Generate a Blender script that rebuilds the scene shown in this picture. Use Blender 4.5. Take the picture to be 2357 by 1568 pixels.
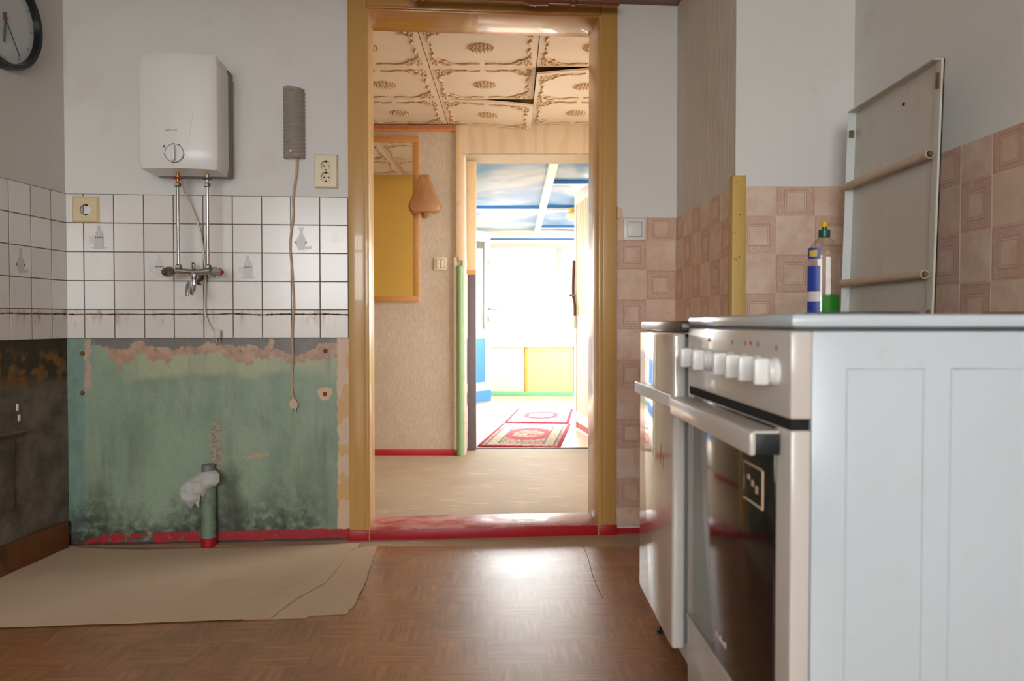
import bpy, bmesh, math, random
from mathutils import Vector, Matrix, noise as mnoise
from mathutils.geometry import delaunay_2d_cdt
random.seed(7)
for o in list(bpy.data.objects): bpy.data.objects.remove(o)
SC = bpy.context.scene
COL = SC.collection
# ------------------------------------------------------------------ camera, sky, exposure
F = 1833.0; CX, CY = 1178.5, 784.0; PITCH = math.atan(42 / F); EYE = 0.85
cam = bpy.data.cameras.new('camera'); camo = bpy.data.objects.new('camera', cam); COL.objects.link(camo)
cam.sensor_width = 36; cam.lens = 36 * F / 2357; camo.location = (0, 0, EYE)
camo.rotation_euler = (math.pi / 2 - PITCH, 0, 0); cam.clip_start = 0.02
cam.dof.use_dof = True; cam.dof.focus_distance = 3.7; cam.dof.aperture_fstop = 4.5
SC.camera = camo
vs = SC.view_settings
vs.view_transform = 'Standard'; vs.look = 'None'; vs.gamma = 1; vs.use_curve_mapping = False; vs.exposure = 0.35
world = bpy.data.worlds.new('overcast_sky'); SC.world = world; world.use_nodes = True
wn = world.node_tree; bg = wn.nodes['Background']
bg.inputs['Color'].default_value = (1.0, 0.985, 0.98, 1); bg.inputs['Strength'].default_value = 15.0
def portal(loc, rot, sx, sy):
    l = bpy.data.lights.new('window_portal', 'AREA'); l.shape = 'RECTANGLE'; l.size = sx; l.size_y = sy
    l.cycles.is_portal = True
    o = bpy.data.objects.new('window_portal', l); COL.objects.link(o); o.location = loc; o.rotation_euler = rot
HP = math.pi / 2
portal((-0.5, -2.32, 1.43), (HP, 0, 0), 2.2, 1.36)                 # kitchen window, faces +Y
portal((0.45, 9.30, 1.17), (-HP, 0, 0), 2.3, 1.2)                 # veranda windows, face -Y
portal((-0.86, 7.45, 0.92), (HP, 0, -HP), 0.85, 1.8)              # veranda outer door, faces +X
portal((1.72, 7.3, 1.17), (HP, 0, HP), 3.2, 1.2)                  # veranda side windows, face -X
portal((1.43, 4.28, 1.28), (HP, 0, HP), 1.25, 1.45)                   # added unseen hall window, faces -X

# ------------------------------------------------------------------ pixel helpers (2357 x 1568 frame)
CP, SP = math.cos(PITCH), math.sin(PITCH)
def ray(px, py):
    u = (px - CX) / F; v = (CY - py) / F
    return Vector((u, CP + v * SP, -SP + v * CP))
def onz(px, py, z=0.0):
    d = ray(px, py); t = (z - EYE) / d.z
    return Vector((d.x * t, d.y * t, z))
def ony(px, py, Y):
    d = ray(px, py); t = Y / d.y
    return Vector((d.x * t, Y, EYE + d.z * t))
class Frame:
    """a wall plane: local x runs to the viewer's right, y into the wall, z up"""
    def __init__(s, ox, oy, ang): s.o = Vector((ox, oy, 0)); s.a = ang; s.X = Vector((math.cos(ang), math.sin(ang), 0)); s.Y = Vector((-math.sin(ang), math.cos(ang), 0))
    def w(s, x, y, z): return s.o + s.X * x + s.Y * y + Vector((0, 0, z))
    def pix(s, px, py, y=0.0):
        d = ray(px, py); p0 = s.o + s.Y * y; n = s.Y
        t = (p0 - Vector((0, 0, EYE))).dot(n) / d.dot(n)
        p = d * t - s.o
        return p.dot(s.X), EYE + d.z * t
FB = Frame(-1.677, 3.0, math.atan(0.085))                         # kitchen back wall, origin at the corner
FL = Frame(-1.677, 3.0, math.atan2(1, 0.083))                     # left wall, x < 0 towards the camera
PX0, PY0 = 0.658, 3.198
FS = Frame(PX0, PY0, math.atan2(-0.738, 0.029))                   # flank of the chimney breast
FP = Frame(0.687, 2.46, 0.0)                                      # face of the chimney breast
FR = Frame(1.05, 2.46, math.atan2(-1, 0.024))                     # right wall
HY = 5.06
FH = Frame(0, HY, 0.0)                                            # far wall of the hall
VY = 9.2
FV = Frame(0, VY, 0.0)

# ------------------------------------------------------------------ materials
def lin(c):
    c /= 255.0
    return c / 12.92 if c <= 0.04045 else ((c + 0.055) / 1.055) ** 2.4
def C(r, g, b): return (lin(r), lin(g), lin(b), 1)
class G:
    def __init__(s, name):
        s.mat = bpy.data.materials.new(name); s.mat.use_nodes = True; s.nt = s.mat.node_tree
        s.b = s.nt.nodes['Principled BSDF']; s.out = s.nt.nodes['Material Output']; s._t = None
    def n(s, t, **p):
        nd = s.nt.nodes.new(t)
        for k, v in p.items(): setattr(nd, k, v)
        return nd
    def put(s, sock, v):
        if isinstance(v, bpy.types.NodeSocket): s.nt.links.new(v, sock)
        elif v is not None: sock.default_value = v
    def obj(s):
        if s._t is None: s._t = s.n('ShaderNodeTexCoord').outputs['Object']
        return s._t
    def sep(s, v=None):
        x = s.n('ShaderNodeSeparateXYZ'); s.put(x.inputs[0], v or s.obj()); return x.outputs[0], x.outputs[1], x.outputs[2]
    def m(s, op, a, b=0.0, c=0.0):
        x = s.n('ShaderNodeMath', operation=op); s.put(x.inputs[0], a); s.put(x.inputs[1], b)
        if len(x.inputs) > 2: s.put(x.inputs[2], c)
        return x.outputs[0]
    def sc(s, vec, sx, sy, sz):
        x = s.n('ShaderNodeVectorMath', operation='MULTIPLY'); s.put(x.inputs[0], vec or s.obj()); x.inputs[1].default_value = (sx, sy, sz); return x.outputs[0]
    def noise(s, scale, detail=3, rough=0.55, vec=None, dist=0.0, color=False):
        x = s.n('ShaderNodeTexNoise'); s.put(x.inputs['Vector'], vec or s.obj()); x.inputs['Scale'].default_value = scale
        x.inputs['Detail'].default_value = detail; x.inputs['Roughness'].default_value = rough; x.inputs['Distortion'].default_value = dist
        return x.outputs['Color' if color else 'Fac']
    def vor(s, scale, vec=None, feature='F1'):
        x = s.n('ShaderNodeTexVoronoi', feature=feature); s.put(x.inputs['Vector'], vec or s.obj()); x.inputs['Scale'].default_value = scale
        return x.outputs['Distance']
    def step(s, x, a, b):
        r = s.n('ShaderNodeMapRange', interpolation_type='SMOOTHSTEP'); s.put(r.inputs[0], x)
        if a < b: r.inputs[1].default_value = a; r.inputs[2].default_value = b; r.inputs[3].default_value = 0; r.inputs[4].default_value = 1
        else: r.inputs[1].default_value = b; r.inputs[2].default_value = a; r.inputs[3].default_value = 1; r.inputs[4].default_value = 0
        return r.outputs[0]
    def mix(s, f, a, b):
        x = s.n('ShaderNodeMix', data_type='RGBA'); s.put(x.inputs[0], f); s.put(x.inputs[6], a); s.put(x.inputs[7], b); return x.outputs[2]
    def mul(s, *a):
        r = a[0]
        for k in a[1:]: r = s.m('MULTIPLY', r, k)
        return r
    def robj(s):
        x = s.n('ShaderNodeVectorMath', operation='MULTIPLY_ADD'); s.put(x.inputs[0], s.n('ShaderNodeObjectInfo').outputs['Random']); x.inputs[1].default_value = (37, 53, 71); s.put(x.inputs[2], s.obj()); return x.outputs[0]
    def rnd(s): return s.n('ShaderNodeObjectInfo').outputs['Random']
    def bump(s, h, strength, dist=0.01):
        x = s.n('ShaderNodeBump'); s.put(x.inputs['Height'], h); x.inputs['Strength'].default_value = strength; x.inputs['Distance'].default_value = dist
        s.put(s.b.inputs['Normal'], x.outputs[0])
    def fin(s, col=None, rough=None, **k):
        if col is not None: s.put(s.b.inputs['Base Color'], col)
        if rough is not None: s.put(s.b.inputs['Roughness'], rough)
        for kk, v in k.items(): s.put(s.b.inputs[kk.replace('_', ' ')], v)
        return s.mat
def P(name, rgb, rough=0.5, metal=0.0, var=0.10, vs_=6.0, bump=0.0, bs=120.0, coat=0.0, dirt=None, dirt_amt=0.0, dirt_scale=9.0):
    g = G(name); c = C(*rgb); d = tuple(x * (1 - var) for x in c[:3]) + (1,)
    col = g.mix(g.noise(vs_, 4), d, tuple(min(1, x * (1 + var * 0.6)) for x in c[:3]) + (1,))
    if dirt: col = g.mix(g.m('MULTIPLY', g.step(g.noise(dirt_scale, 6, 0.65), 0.56, 0.72), dirt_amt), col, C(*dirt))
    if bump: g.bump(g.noise(bs, 4), bump, 0.004)
    return g.fin(col, rough, Metallic=metal, Coat_Weight=coat)
M = {}
M['paint_white'] = P('white_wall_paint', (226, 225, 222), 0.8, var=0.05, vs_=3, bump=0.25, bs=160, dirt=(190, 180, 165), dirt_amt=0.25, dirt_scale=5)
g = G('wallpaper_ribbed_white'); n1 = g.noise(60, 4, vec=g.sc(None, 1, 1, 0.12)); g.bump(n1, 0.6, 0.006)
M['paper_white'] = g.fin(g.mix(g.noise(4), C(205, 196, 186), C(222, 216, 208)), 0.85)
M['white_enamel'] = P('white_enamel', (198, 208, 214), 0.22, var=0.03, vs_=5, coat=0.3, dirt=(190, 160, 120), dirt_amt=0.12, dirt_scale=14)  # blue tint of the daylight is mixed into this enamel colour
M['stove_front_shaded'] = P('stove_enamel_front_shaded', (206, 199, 191), 0.28, var=0.03, coat=0.2)  # same white enamel, dim warm light on the front painted into the colour
M['white_plastic'] = P('white_plastic', (230, 230, 228), 0.3, var=0.03)
M['cream_plastic'] = P('cream_plastic', (226, 212, 178), 0.35, var=0.05)
M['aged_plastic'] = P('aged_plastic', (222, 203, 158), 0.35, var=0.1, vs_=20, dirt=(190, 165, 110), dirt_amt=0.5, dirt_scale=20)
M['black'] = P('black_rubber', (16, 18, 22), 0.45, var=0.1)
M['dark_gap'] = P('dark_gap', (12, 12, 14), 0.8)
M['grey_plastic'] = P('grey_plastic', (120, 124, 128), 0.5, var=0.05)
M['chrome'] = P('chrome', (205, 205, 208), 0.12, 1.0, var=0.08, vs_=40)
M['chrome_dull'] = P('dull_chrome', (150, 140, 128), 0.3, 1.0, var=0.25, vs_=60)
M['brass'] = P('brass', (196, 150, 80), 0.3, 1.0)
M['red_plastic'] = P('red_plastic', (190, 22, 34), 0.35)
M['blue_plastic'] = P('blue_plastic', (20, 82, 170), 0.35)
M['foam'] = P('yellow_foam', (196, 176, 130), 0.9, var=0.25, vs_=60, bump=0.5, bs=200)
M['cable_white'] = P('white_cable', (214, 206, 196), 0.45, var=0.06)
M['cable_beige'] = P('beige_cable', (200, 172, 140), 0.45, var=0.08)
M['rag'] = P('white_rag', (240, 239, 236), 0.95, var=0.08, vs_=40, bump=0.5, bs=90, dirt=(190, 165, 130), dirt_amt=0.4, dirt_scale=30)
M['red_paint'] = P('red_paint', (178, 26, 40), 0.4, var=0.15, vs_=12, bump=0.1, bs=60)
g = G('threshold_worn_red'); w = g.step(g.noise(9, 6, 0.7), 0.42, 0.62)
M['threshold'] = g.fin(g.mix(w, C(176, 66, 72), C(210, 150, 146)), g.m('ADD', 0.3, g.m('MULTIPLY', w, 0.2)))
M['dark_print'] = P('dark_print', (70, 74, 78), 0.5)
g = G('ochre_gloss_wood')
st = g.noise(30, 5, 0.6, vec=g.sc(None, 1.0, 1.0, 0.05)); g.bump(st, 0.08, 0.003)
M['ochre'] = g.fin(g.mix(st, C(186, 140, 72), C(212, 170, 104)), g.m('ADD', 0.22, g.m('MULTIPLY', st, 0.18)), Coat_Weight=0.3)
g = G('ochre_brown_head'); st = g.noise(30, 5, 0.6, vec=g.sc(None, 0.05, 1, 1.0))
M['ochre_head'] = g.fin(g.mix(st, C(176, 120, 56), C(200, 148, 80)), 0.25, Coat_Weight=0.4)
g = G('brown_wood'); st = g.noise(40, 5, 0.6, vec=g.sc(None, 0.08, 1, 1))
M['brown_wood'] = g.fin(g.mix(st, C(96, 50, 28), C(140, 82, 50)), 0.4)
g = G('yellow_wood'); st = g.noise(60, 5, 0.6, vec=g.sc(None, 1, 1, 0.05)); kn = g.step(g.noise(28, 2), 0.66, 0.74)
M['yellow_wood'] = g.fin(g.mix(g.m('MULTIPLY', kn, 0.5), g.mix(st, C(190, 150, 74), C(218, 184, 104)), C(120, 84, 40)), 0.45)
# glazed white wall tile
g = G('white_glazed_tile'); r = g.rnd()
col = g.mix(r, C(222, 218, 214), C(232, 230, 226)); col = g.mix(g.mul(g.step(g.noise(11, 5, 0.7, vec=g.robj()), 0.55, 0.75), 0.25), col, C(196, 180, 162))
M['tile_white'] = g.fin(col, 0.2)
g = G('white_glazed_tile_stained'); x, y, z = g.sep()
rs = g.mul(g.step(g.noise(26, 5, 0.7, vec=g.sc(g.robj(), 1, 1, 0.25)), 0.52, 0.72), g.step(z, -0.03, 0.045), 0.7)
col = g.mix(rs, C(218, 212, 205), C(150, 92, 62)); col = g.mix(g.mul(g.step(g.noise(16, 5), 0.6, 0.75), 0.5), col, C(186, 168, 150))
M['tile_stained'] = g.fin(col, 0.25)
M['grout'] = P('grout_dark', (112, 104, 96), 0.9, var=0.2, vs_=30)
g = G('caulk_residue'); M['caulk'] = g.fin(g.mix(g.step(g.noise(40, 4), 0.4, 0.65), C(60, 46, 36), C(140, 120, 100)), 0.9)
M['print'] = P('glass_print', (198, 196, 197), 0.3, var=0.1); M['print_pale'] = P('glass_print_pale', (212, 209, 206), 0.3, var=0.03)
M['print_dark'] = P('glass_print_dark', (96, 96, 102), 0.3)
# vinyl tile look: decor (framed square) and plain
def vinyl(name, decor):
    g = G(name); x, y, z = g.sep(); nz = g.noise(22, 5, 0.6, vec=g.robj())
    info = g.rnd()
    a = g.mix(info, C(226, 200, 178), C(218, 188, 164)); col = g.mix(g.step(nz, 0.35, 0.7), a, C(212, 178, 154))
    col = g.mix(g.mul(g.step(g.noise(9, 3, vec=g.robj()), 0.5, 0.7), 0.6), col, C(230, 210, 194))
    if decor:
        mx = g.m('MAXIMUM', g.m('ABSOLUTE', x), g.m('ABSOLUTE', z))
        band = g.mul(g.step(mx, 0.031, 0.033), g.step(mx, 0.057, 0.055))
        orn = g.step(g.vor(95), 0.25, 0.45)
        col = g.mix(g.mul(band, g.m('ADD', 0.25, g.m('MULTIPLY', orn, 0.4))), col, C(198, 156, 138))
        for r0 in (0.0275, 0.0335, 0.0555):
            ln = g.mul(g.step(mx, r0 - 0.0014, r0 - 0.0004), g.step(mx, r0 + 0.0014, r0 + 0.0004))
            col = g.mix(g.m('MULTIPLY', ln, 0.6), col, C(150, 98, 86))
    return g.fin(col, 0.5)
M['vinyl_plain'] = vinyl('vinyl_tile_plain', False); M['vinyl_decor'] = vinyl('vinyl_tile_decor', True)
M['vinyl_joint'] = P('vinyl_joint', (218, 186, 158), 0.7, var=0.06)
# peeled green plaster of the back wall, object space: x along the wall, z up
g = G('peeled_green_plaster'); x, y, z = g.sep()
nA = g.noise(9, 5, 0.6); nB = g.noise(26, 5, 0.62); nC = g.noise(5, 4, 0.6, vec=g.sc(None, 1, 1, 0.35)); nD = g.noise(70, 4, 0.6)
nF = g.noise(3.2, 3, 0.5); nE = g.noise(6.5, 5, 0.55)
green = g.mix(g.step(nC, 0.35, 0.65), C(120, 142, 116), C(142, 162, 136)); green = g.mix(g.mul(g.step(nB, 0.5, 0.72), 0.45), green, C(140, 150, 118))
dots = g.step(nD, 0.66, 0.74); green = g.mix(g.m('MULTIPLY', dots, 0.5), green, C(60, 70, 58))
hz = g.m('ADD', z, g.m('MULTIPLY', g.m('SUBTRACT', nE, 0.5), 0.30)); hz = g.m('ADD', hz, g.m('MULTIPLY', g.m('SUBTRACT', nB, 0.5), 0.05))
hp = g.m('ADD', z, g.m('MULTIPLY', g.m('SUBTRACT', nF, 0.5), 0.26))
pale = g.mul(g.step(hp, 0.62, 0.66), g.step(x, 0.16, 0.3), 0.75); col = g.mix(pale, green, C(176, 178, 146))
pink = g.mul(g.step(hz, 0.695, 0.70), g.step(x, 0.12, 0.16)); col = g.mix(pink, col, g.mix(g.step(nB, 0.4, 0.6), C(186, 154, 130), C(172, 134, 108)))
grey = g.step(hz, 0.752, 0.757); col = g.mix(grey, col, g.mix(nB, C(104, 98, 92), C(128, 120, 112)))
lt = g.mul(g.step(g.m('ADD', x, g.m('MULTIPLY', g.m('SUBTRACT', nA, 0.5), 0.05)), 0.062, 0.055)); col = g.mix(lt, col, g.mix(nB, C(104, 136, 120), C(130, 164, 150)))
sk = g.m('ABSOLUTE', g.m('SUBTRACT', g.m('ADD', x, g.m('MULTIPLY', g.m('SUBTRACT', nB, 0.5), 0.05)), 0.075)); col = g.mix(g.mul(g.step(sk, 0.012, 0.007), g.step(z, 0.58, 0.62)), col, C(188, 160, 142))
# vertical scar above the drain
sc_ = g.m('ABSOLUTE', g.m('SUBTRACT', g.m('ADD', x, g.m('MULTIPLY', g.m('SUBTRACT', nA, 0.5), 0.07)), 0.545))
scar = g.mul(g.step(sc_, 0.028, 0.008), g.step(z, 0.26, 0.28), g.step(z, 0.475, 0.455)); col = g.mix(g.m('MULTIPLY', scar, 0.8), col, g.mix(g.step(nD, 0.4, 0.6), C(128, 116, 98), C(180, 156, 132)))
sc2 = g.mul(g.step(g.m('ABSOLUTE', g.m('SUBTRACT', x, 0.70)), 0.05, 0.03), g.step(g.m('ABSOLUTE', g.m('SUBTRACT', g.m('SUBTRACT', z, 0.335), g.m('MULTIPLY', g.m('SUBTRACT', x, 0.70), 0.15))), 0.009, 0.004)); col = g.mix(g.m('MULTIPLY', sc2, 0.9), col, C(184, 160, 120))
stn = g.mul(g.step(g.noise(14, 5, 0.65, vec=g.sc(None, 1, 1, 0.12)), 0.52, 0.7), 0.4); col = g.mix(stn, col, C(104, 104, 82))
bl = g.mul(g.step(g.noise(4.5, 5, 0.6), 0.5, 0.66), 0.35); col = g.mix(bl, col, C(150, 164, 146))
# strip beside the door frame: ochre with pink patches and turquoise flakes
xe = g.m('ADD', x, g.m('MULTIPLY', g.m('SUBTRACT', nA, 0.5), 0.05)); edge = g.step(xe, 1.0, 1.006)
patch = g.step(g.noise(13, 2, 0.4, vec=g.sc(None, 1, 1, 0.7)), 0.46, 0.475); och = g.mix(patch, C(208, 166, 108), C(212, 182, 152))
tq = g.mul(g.step(g.m('ADD', x, g.m('MULTIPLY', g.m('SUBTRACT', nA, 0.5), 0.14)), 1.075, 1.08)); och = g.mix(tq, och, C(110, 176, 172))
col = g.mix(edge, col, och)
# black mould low down and round the drain; scoring of red skirting paint at the foot
mould = g.mul(g.step(g.m('ADD', z, g.m('MULTIPLY', g.m('SUBTRACT', nC, 0.5), 0.5)), 0.27, 0.02), g.step(nB, 0.30, 0.6), g.step(x, 1.02, 0.85)); col = g.mix(g.m('MULTIPLY', mould, 0.88), col, C(40, 42, 36)); ml2 = g.mul(g.step(g.m('ADD', z, g.m('MULTIPLY', nA, 0.10)), 0.14, 0.07), g.step(x, 0.62, 0.35), g.step(nB, 0.3, 0.5)); col = g.mix(g.m('MULTIPLY', ml2, 0.8), col, C(42, 42, 36))
md = g.mul(g.step(g.m('ADD', g.m('ABSOLUTE', g.m('SUBTRACT', x, 0.60)), g.m('MULTIPLY', nA, 0.12)), 0.13, 0.06), g.step(z, 0.34, 0.22)); col = g.mix(g.m('MULTIPLY', md, 0.7), col, C(50, 52, 44))
ml = g.mul(g.step(x, 0.09, 0.02), g.step(nA, 0.4, 0.65)); col = g.mix(g.m('MULTIPLY', ml, 0.5), col, C(110, 104, 110))
rz = g.m('ADD', z, g.m('MULTIPLY', g.m('SUBTRACT', nB, 0.5), 0.02)); redm = g.mul(g.step(rz, 0.048, 0.044), g.step(g.m('ADD', g.m('MULTIPLY', nB, 0.8), g.m('ADD', g.m('MULTIPLY', nA, 0.6), g.m('MULTIPLY', x, 0.38))), 0.70, 0.86)); col = g.mix(redm, col, g.mix(nB, C(150, 24, 34), C(184, 34, 46)))
col = g.mix(g.step(rz, 0.012, 0.008), col, C(64, 52, 44))
up = g.step(z, 1.325, 1.330); col = g.mix(up, col, g.mix(g.mul(g.step(g.noise(5, 5), 0.5, 0.7), 0.2), C(226, 225, 222), C(200, 190, 176)))
rt = g.step(x, 1.2, 1.21); col = g.mix(rt, col, C(226, 225, 222))
g.bump(g.m('ADD', g.m('MULTIPLY', hz, 4.0), nB), 0.35, 0.004)
M['plaster'] = g.fin(col, g.m('ADD', 0.45, g.m('MULTIPLY', up, 0.35)))
# mouldy black plaster of the left wall (x < 0 from the corner)
g = G('mouldy_plaster'); x, y, z = g.sep(); nA = g.noise(8, 5, 0.65); nB = g.noise(30, 5, 0.65); nC = g.noise(16, 3, 0.5)
low = g.mix(g.step(nA, 0.35, 0.65), C(84, 76, 66), C(122, 110, 98)); low = g.mix(g.mul(g.step(nB, 0.5, 0.7), 0.5), low, C(112, 104, 96))
hz = g.m('ADD', z, g.m('MULTIPLY', g.m('SUBTRACT', nA, 0.5), 0.12)); blk = g.step(hz, 0.62, 0.66); low = g.mix(blk, low, g.mix(nB, C(36, 34, 26), C(74, 66, 50)))
br = g.mul(g.step(nC, 0.46, 0.60), g.step(hz, 0.60, 0.66), g.step(hz, 0.765, 0.73)); low = g.mix(br, low, g.mix(nB, C(110, 76, 34), C(140, 100, 52)))
wp = g.step(z, 1.325, 1.330); col = g.mix(wp, low, g.mix(g.noise(5), C(205, 200, 194), C(216, 212, 206)))
g.bump(nB, 0.4, 0.006); M['mould'] = g.fin(col, 0.8)
# vinyl parquet of the kitchen
g = G('parquet_vinyl'); x, y, z = g.sep(); s_ = 0.15
rx = g.m('ADD', g.m('MULTIPLY', x, 0.995), g.m('MULTIPLY', y, 0.03)); ry = g.m('SUBTRACT', g.m('MULTIPLY', y, 0.995), g.m('MULTIPLY', x, 0.03))
ix = g.m('FLOOR', g.m('DIVIDE', rx, s_)); iy = g.m('FLOOR', g.m('DIVIDE', ry, s_))
par = g.m('ABSOLUTE', g.m('MODULO', g.m('ADD', g.m('ADD', ix, iy), 200.0), 2.0))
def cmb(a, b, c):
    q = g.n('ShaderNodeCombineXYZ'); g.put(q.inputs[0], a); g.put(q.inputs[1], b); g.put(q.inputs[2], c); return q.outputs[0]
sx_ = g.noise(1, 4, 0.6, vec=cmb(g.m('MULTIPLY', rx, 7), g.m('MULTIPLY', ry, 75), par)); sy_ = g.noise(1, 4, 0.6, vec=cmb(g.m('MULTIPLY', rx, 75), g.m('MULTIPLY', ry, 7), par))
stv = g.m('ADD', g.m('MULTIPLY', sx_, par), g.m('MULTIPLY', sy_, g.m('SUBTRACT', 1.0, par)))
sl = g.m('ADD', g.m('MULTIPLY', ry, par), g.m('MULTIPLY', rx, g.m('SUBTRACT', 1.0, par)))
slat = g.n('ShaderNodeTexWhiteNoise', noise_dimensions='3D'); g.put(slat.inputs['Vector'], cmb(ix, iy, g.m('FLOOR', g.m('DIVIDE', sl, s_ / 5)))); sv = slat.outputs['Value']
col = g.mix(g.step(stv, 0.3, 0.7), C(152, 98, 62), C(190, 134, 92)); col = g.mix(g.m('MULTIPLY', sv, 0.35), col, C(138, 88, 56))
sf = g.m('ABSOLUTE', g.m('SUBTRACT', g.m('FRACT', g.m('DIVIDE', sl, s_ / 5)), 0.5)); col = g.mix(g.m('MULTIPLY', g.step(sf, 0.44, 0.49), 0.15), col, C(84, 52, 34))
dn = g.noise(3, 5, 0.6); col = g.mix(g.mul(g.step(dn, 0.45, 0.7), 0.35), col, C(92, 62, 44)); col = g.mix(g.m('MULTIPLY', g.step(g.noise(55, 2), 0.72, 0.76), 0.8), col, C(190, 176, 160))
g.bump(stv, 0.06, 0.002)
M['parquet'] = g.fin(col, g.m('ADD', 0.20, g.m('MULTIPLY', dn, 0.24)), Coat_Weight=0.6, Coat_Roughness=0.38)
g = G('hall_lino'); n1 = g.noise(1, 5, 0.65, vec=g.sc(None, 6, 26, 1)); n2 = g.noise(2.2, 3); n3 = g.noise(40, 3)
col = g.mix(g.mul(g.step(n1, 0.50, 0.68), g.step(g.noise(5, 4), 0.42, 0.62)), C(176, 156, 132), C(204, 188, 166)); col = g.mix(g.mul(g.step(n2, 0.4, 0.7), 0.4), col, C(160, 138, 114)); col = g.mix(g.m('MULTIPLY', g.step(n3, 0.72, 0.75), 0.6), col, C(90, 74, 60))
M['lino'] = g.fin(col, 0.65)
g = G('veranda_floor'); M['veranda_floor'] = g.fin(g.mix(g.step(g.noise(4, 4), 0.5, 0.7), C(224, 204, 176), C(196, 160, 120)), 0.35)
g = G('beige_woodchip'); nz = g.noise(90, 4, 0.6, vec=g.sc(None, 1, 1, 0.4)); g.bump(nz, 0.25, 0.003)
col = g.mix(g.step(nz, 0.35, 0.7), C(200, 184, 166), C(212, 198, 180)); col = g.mix(g.mul(g.step(g.noise(3), 0.45, 0.7), 0.3), col, C(190, 164, 138))
M['woodchip'] = g.fin(col, 0.8)
g = G('hall_plywood'); wv = g.n('ShaderNodeTexWave', wave_type='BANDS', bands_direction='X'); g.put(wv.inputs['Vector'], g.sc(None, 1, 1, 0.35)); wv.inputs['Scale'].default_value = 3.2; wv.inputs['Distortion'].default_value = 7; wv.inputs['Detail'].default_value = 2; wv.inputs['Detail Scale'].default_value = 1.5
M['plywood'] = g.fin(g.mix(g.step(wv.outputs['Fac'], 0.5, 0.95), C(222, 200, 170), C(216, 190, 156)), 0.6)
g = G('textured_soffit'); nz = g.noise(45, 4, 0.6, dist=2.0); g.bump(nz, 1.0, 0.03); M['soffit'] = g.fin(g.mix(nz, C(226, 200, 164), C(244, 226, 198)), 0.6)
M['hall_yellow'] = P('hall_yellow_paint', (238, 194, 98), 0.6, var=0.05, bump=0.2, bs=120)
M['ceil_tile'] = P('ceiling_foam_tile', (234, 216, 194), 0.6, var=0.04, vs_=4, bump=0.12, bs=60)
M['ceil_orn'] = P('ceiling_tile_relief', (220, 188, 150), 0.5, var=0.15, vs_=40)
M['ceil_gap'] = P('ceiling_gap', (120, 90, 62), 0.9)
M['beige_wood'] = P('beige_trim_paint', (228, 196, 154), 0.4, var=0.06, dirt=(176, 130, 86), dirt_amt=0.3, dirt_scale=9)
M['cream_trim'] = P('cream_trim_paint', (240, 226, 204), 0.45, var=0.05, dirt=(150, 110, 80), dirt_amt=0.4, dirt_scale=12)
M['sage'] = P('sage_green_paint', (138, 166, 118), 0.45, var=0.08)
M['dark_jamb'] = P('dark_violet_board', (104, 92, 96), 0.6, var=0.15, vs_=30, bump=0.2, bs=90)
M['frame_wood'] = P('mirror_frame_wood', (200, 142, 78), 0.4, var=0.1, vs_=18)
g = G('mirror'); M['mirror'] = g.fin((0.9, 0.9, 0.88, 1), 0.015, Metallic=1.0)
M['carved'] = P('carved_moulding', (206, 132, 86), 0.5, var=0.2, vs_=60, bump=0.5, bs=90)
g = G('amber_shade'); M['amber'] = g.fin(g.mix(g.noise(9, 3), C(168, 116, 68), C(206, 154, 102)), 0.22, Transmission_Weight=0.25)
M['veranda_white'] = P('veranda_white_paint', (238, 236, 230), 0.45, var=0.04)
M['veranda_cream'] = P('veranda_cream_paint', (240, 228, 196), 0.45, var=0.04)
g = G('blue_ceiling_sheet'); n1 = g.noise(1.7, 3, 0.5); M['blue_sheet'] = g.fin(g.mix(g.step(n1, 0.35, 0.62), C(112, 178, 228), C(222, 238, 246)), 0.35)
M['blue'] = P('blue_paint', (56, 122, 198), 0.4, var=0.12)
M['pale_blue'] = P('pale_blue_paint', (196, 210, 226), 0.4, var=0.05)
M['pinkish'] = P('pinkish_white_board', (236, 216, 210), 0.6, var=0.05)
M['yellow_board'] = P('yellow_board', (240, 218, 156), 0.6, var=0.06, vs_=14)
M['yellow_edge'] = P('yellow_edge', (226, 178, 76), 0.6)
M['green_board'] = P('green_board', (120, 186, 118), 0.6, var=0.08)
M['green_strip'] = P('green_strip', (130, 196, 158), 0.5, var=0.1)
M['lamp_yellow'] = P('lamp_gold', (214, 176, 84), 0.35, 0.6)
M['lamp_glass'] = P('lamp_cream_glass', (240, 220, 160), 0.25)
M['brown_strap'] = P('brown_strap', (120, 76, 60), 0.5)
g = G('brick_outside'); bt = g.n('ShaderNodeTexBrick'); g.put(bt.inputs['Vector'], g.n('ShaderNodeMapping').outputs[0]); mp = [n_ for n_ in g.nt.nodes if n_.type == 'MAPPING'][0]; g.put(mp.inputs[0], g.obj()); mp.inputs['Rotation'].default_value = (HP, 0, 0)
bt.inputs['Scale'].default_value = 4; bt.inputs['Color1'].default_value = C(176, 112, 88); bt.inputs['Color2'].default_value = C(196, 140, 112); bt.inputs['Mortar'].default_value = C(210, 200, 190)
M['brick'] = g.fin(bt.outputs['Color'], 0.9)
M['ground'] = P('paved_ground', (170, 166, 158), 0.9, var=0.1)
M['paper'] = P('kraft_underlay_paper', (208, 182, 154), 0.75, var=0.08, vs_=7, bump=0.15, bs=40, dirt=(170, 140, 108), dirt_amt=0.25, dirt_scale=6)
M['stain'] = P('torn_edge_brown', (130, 80, 50), 0.8)
M['oven_glass'] = P('oven_dark_glass', (34, 26, 22), 0.10, var=0.15)
M['slab'] = P('dark_brown_laminate', (50, 32, 26), 0.32, var=0.5, vs_=40)
M['rust'] = P('rusty_enamel_tube', (206, 182, 156), 0.5, var=0.12, vs_=30, dirt=(120, 80, 44), dirt_amt=0.7, dirt_scale=30)
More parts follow.
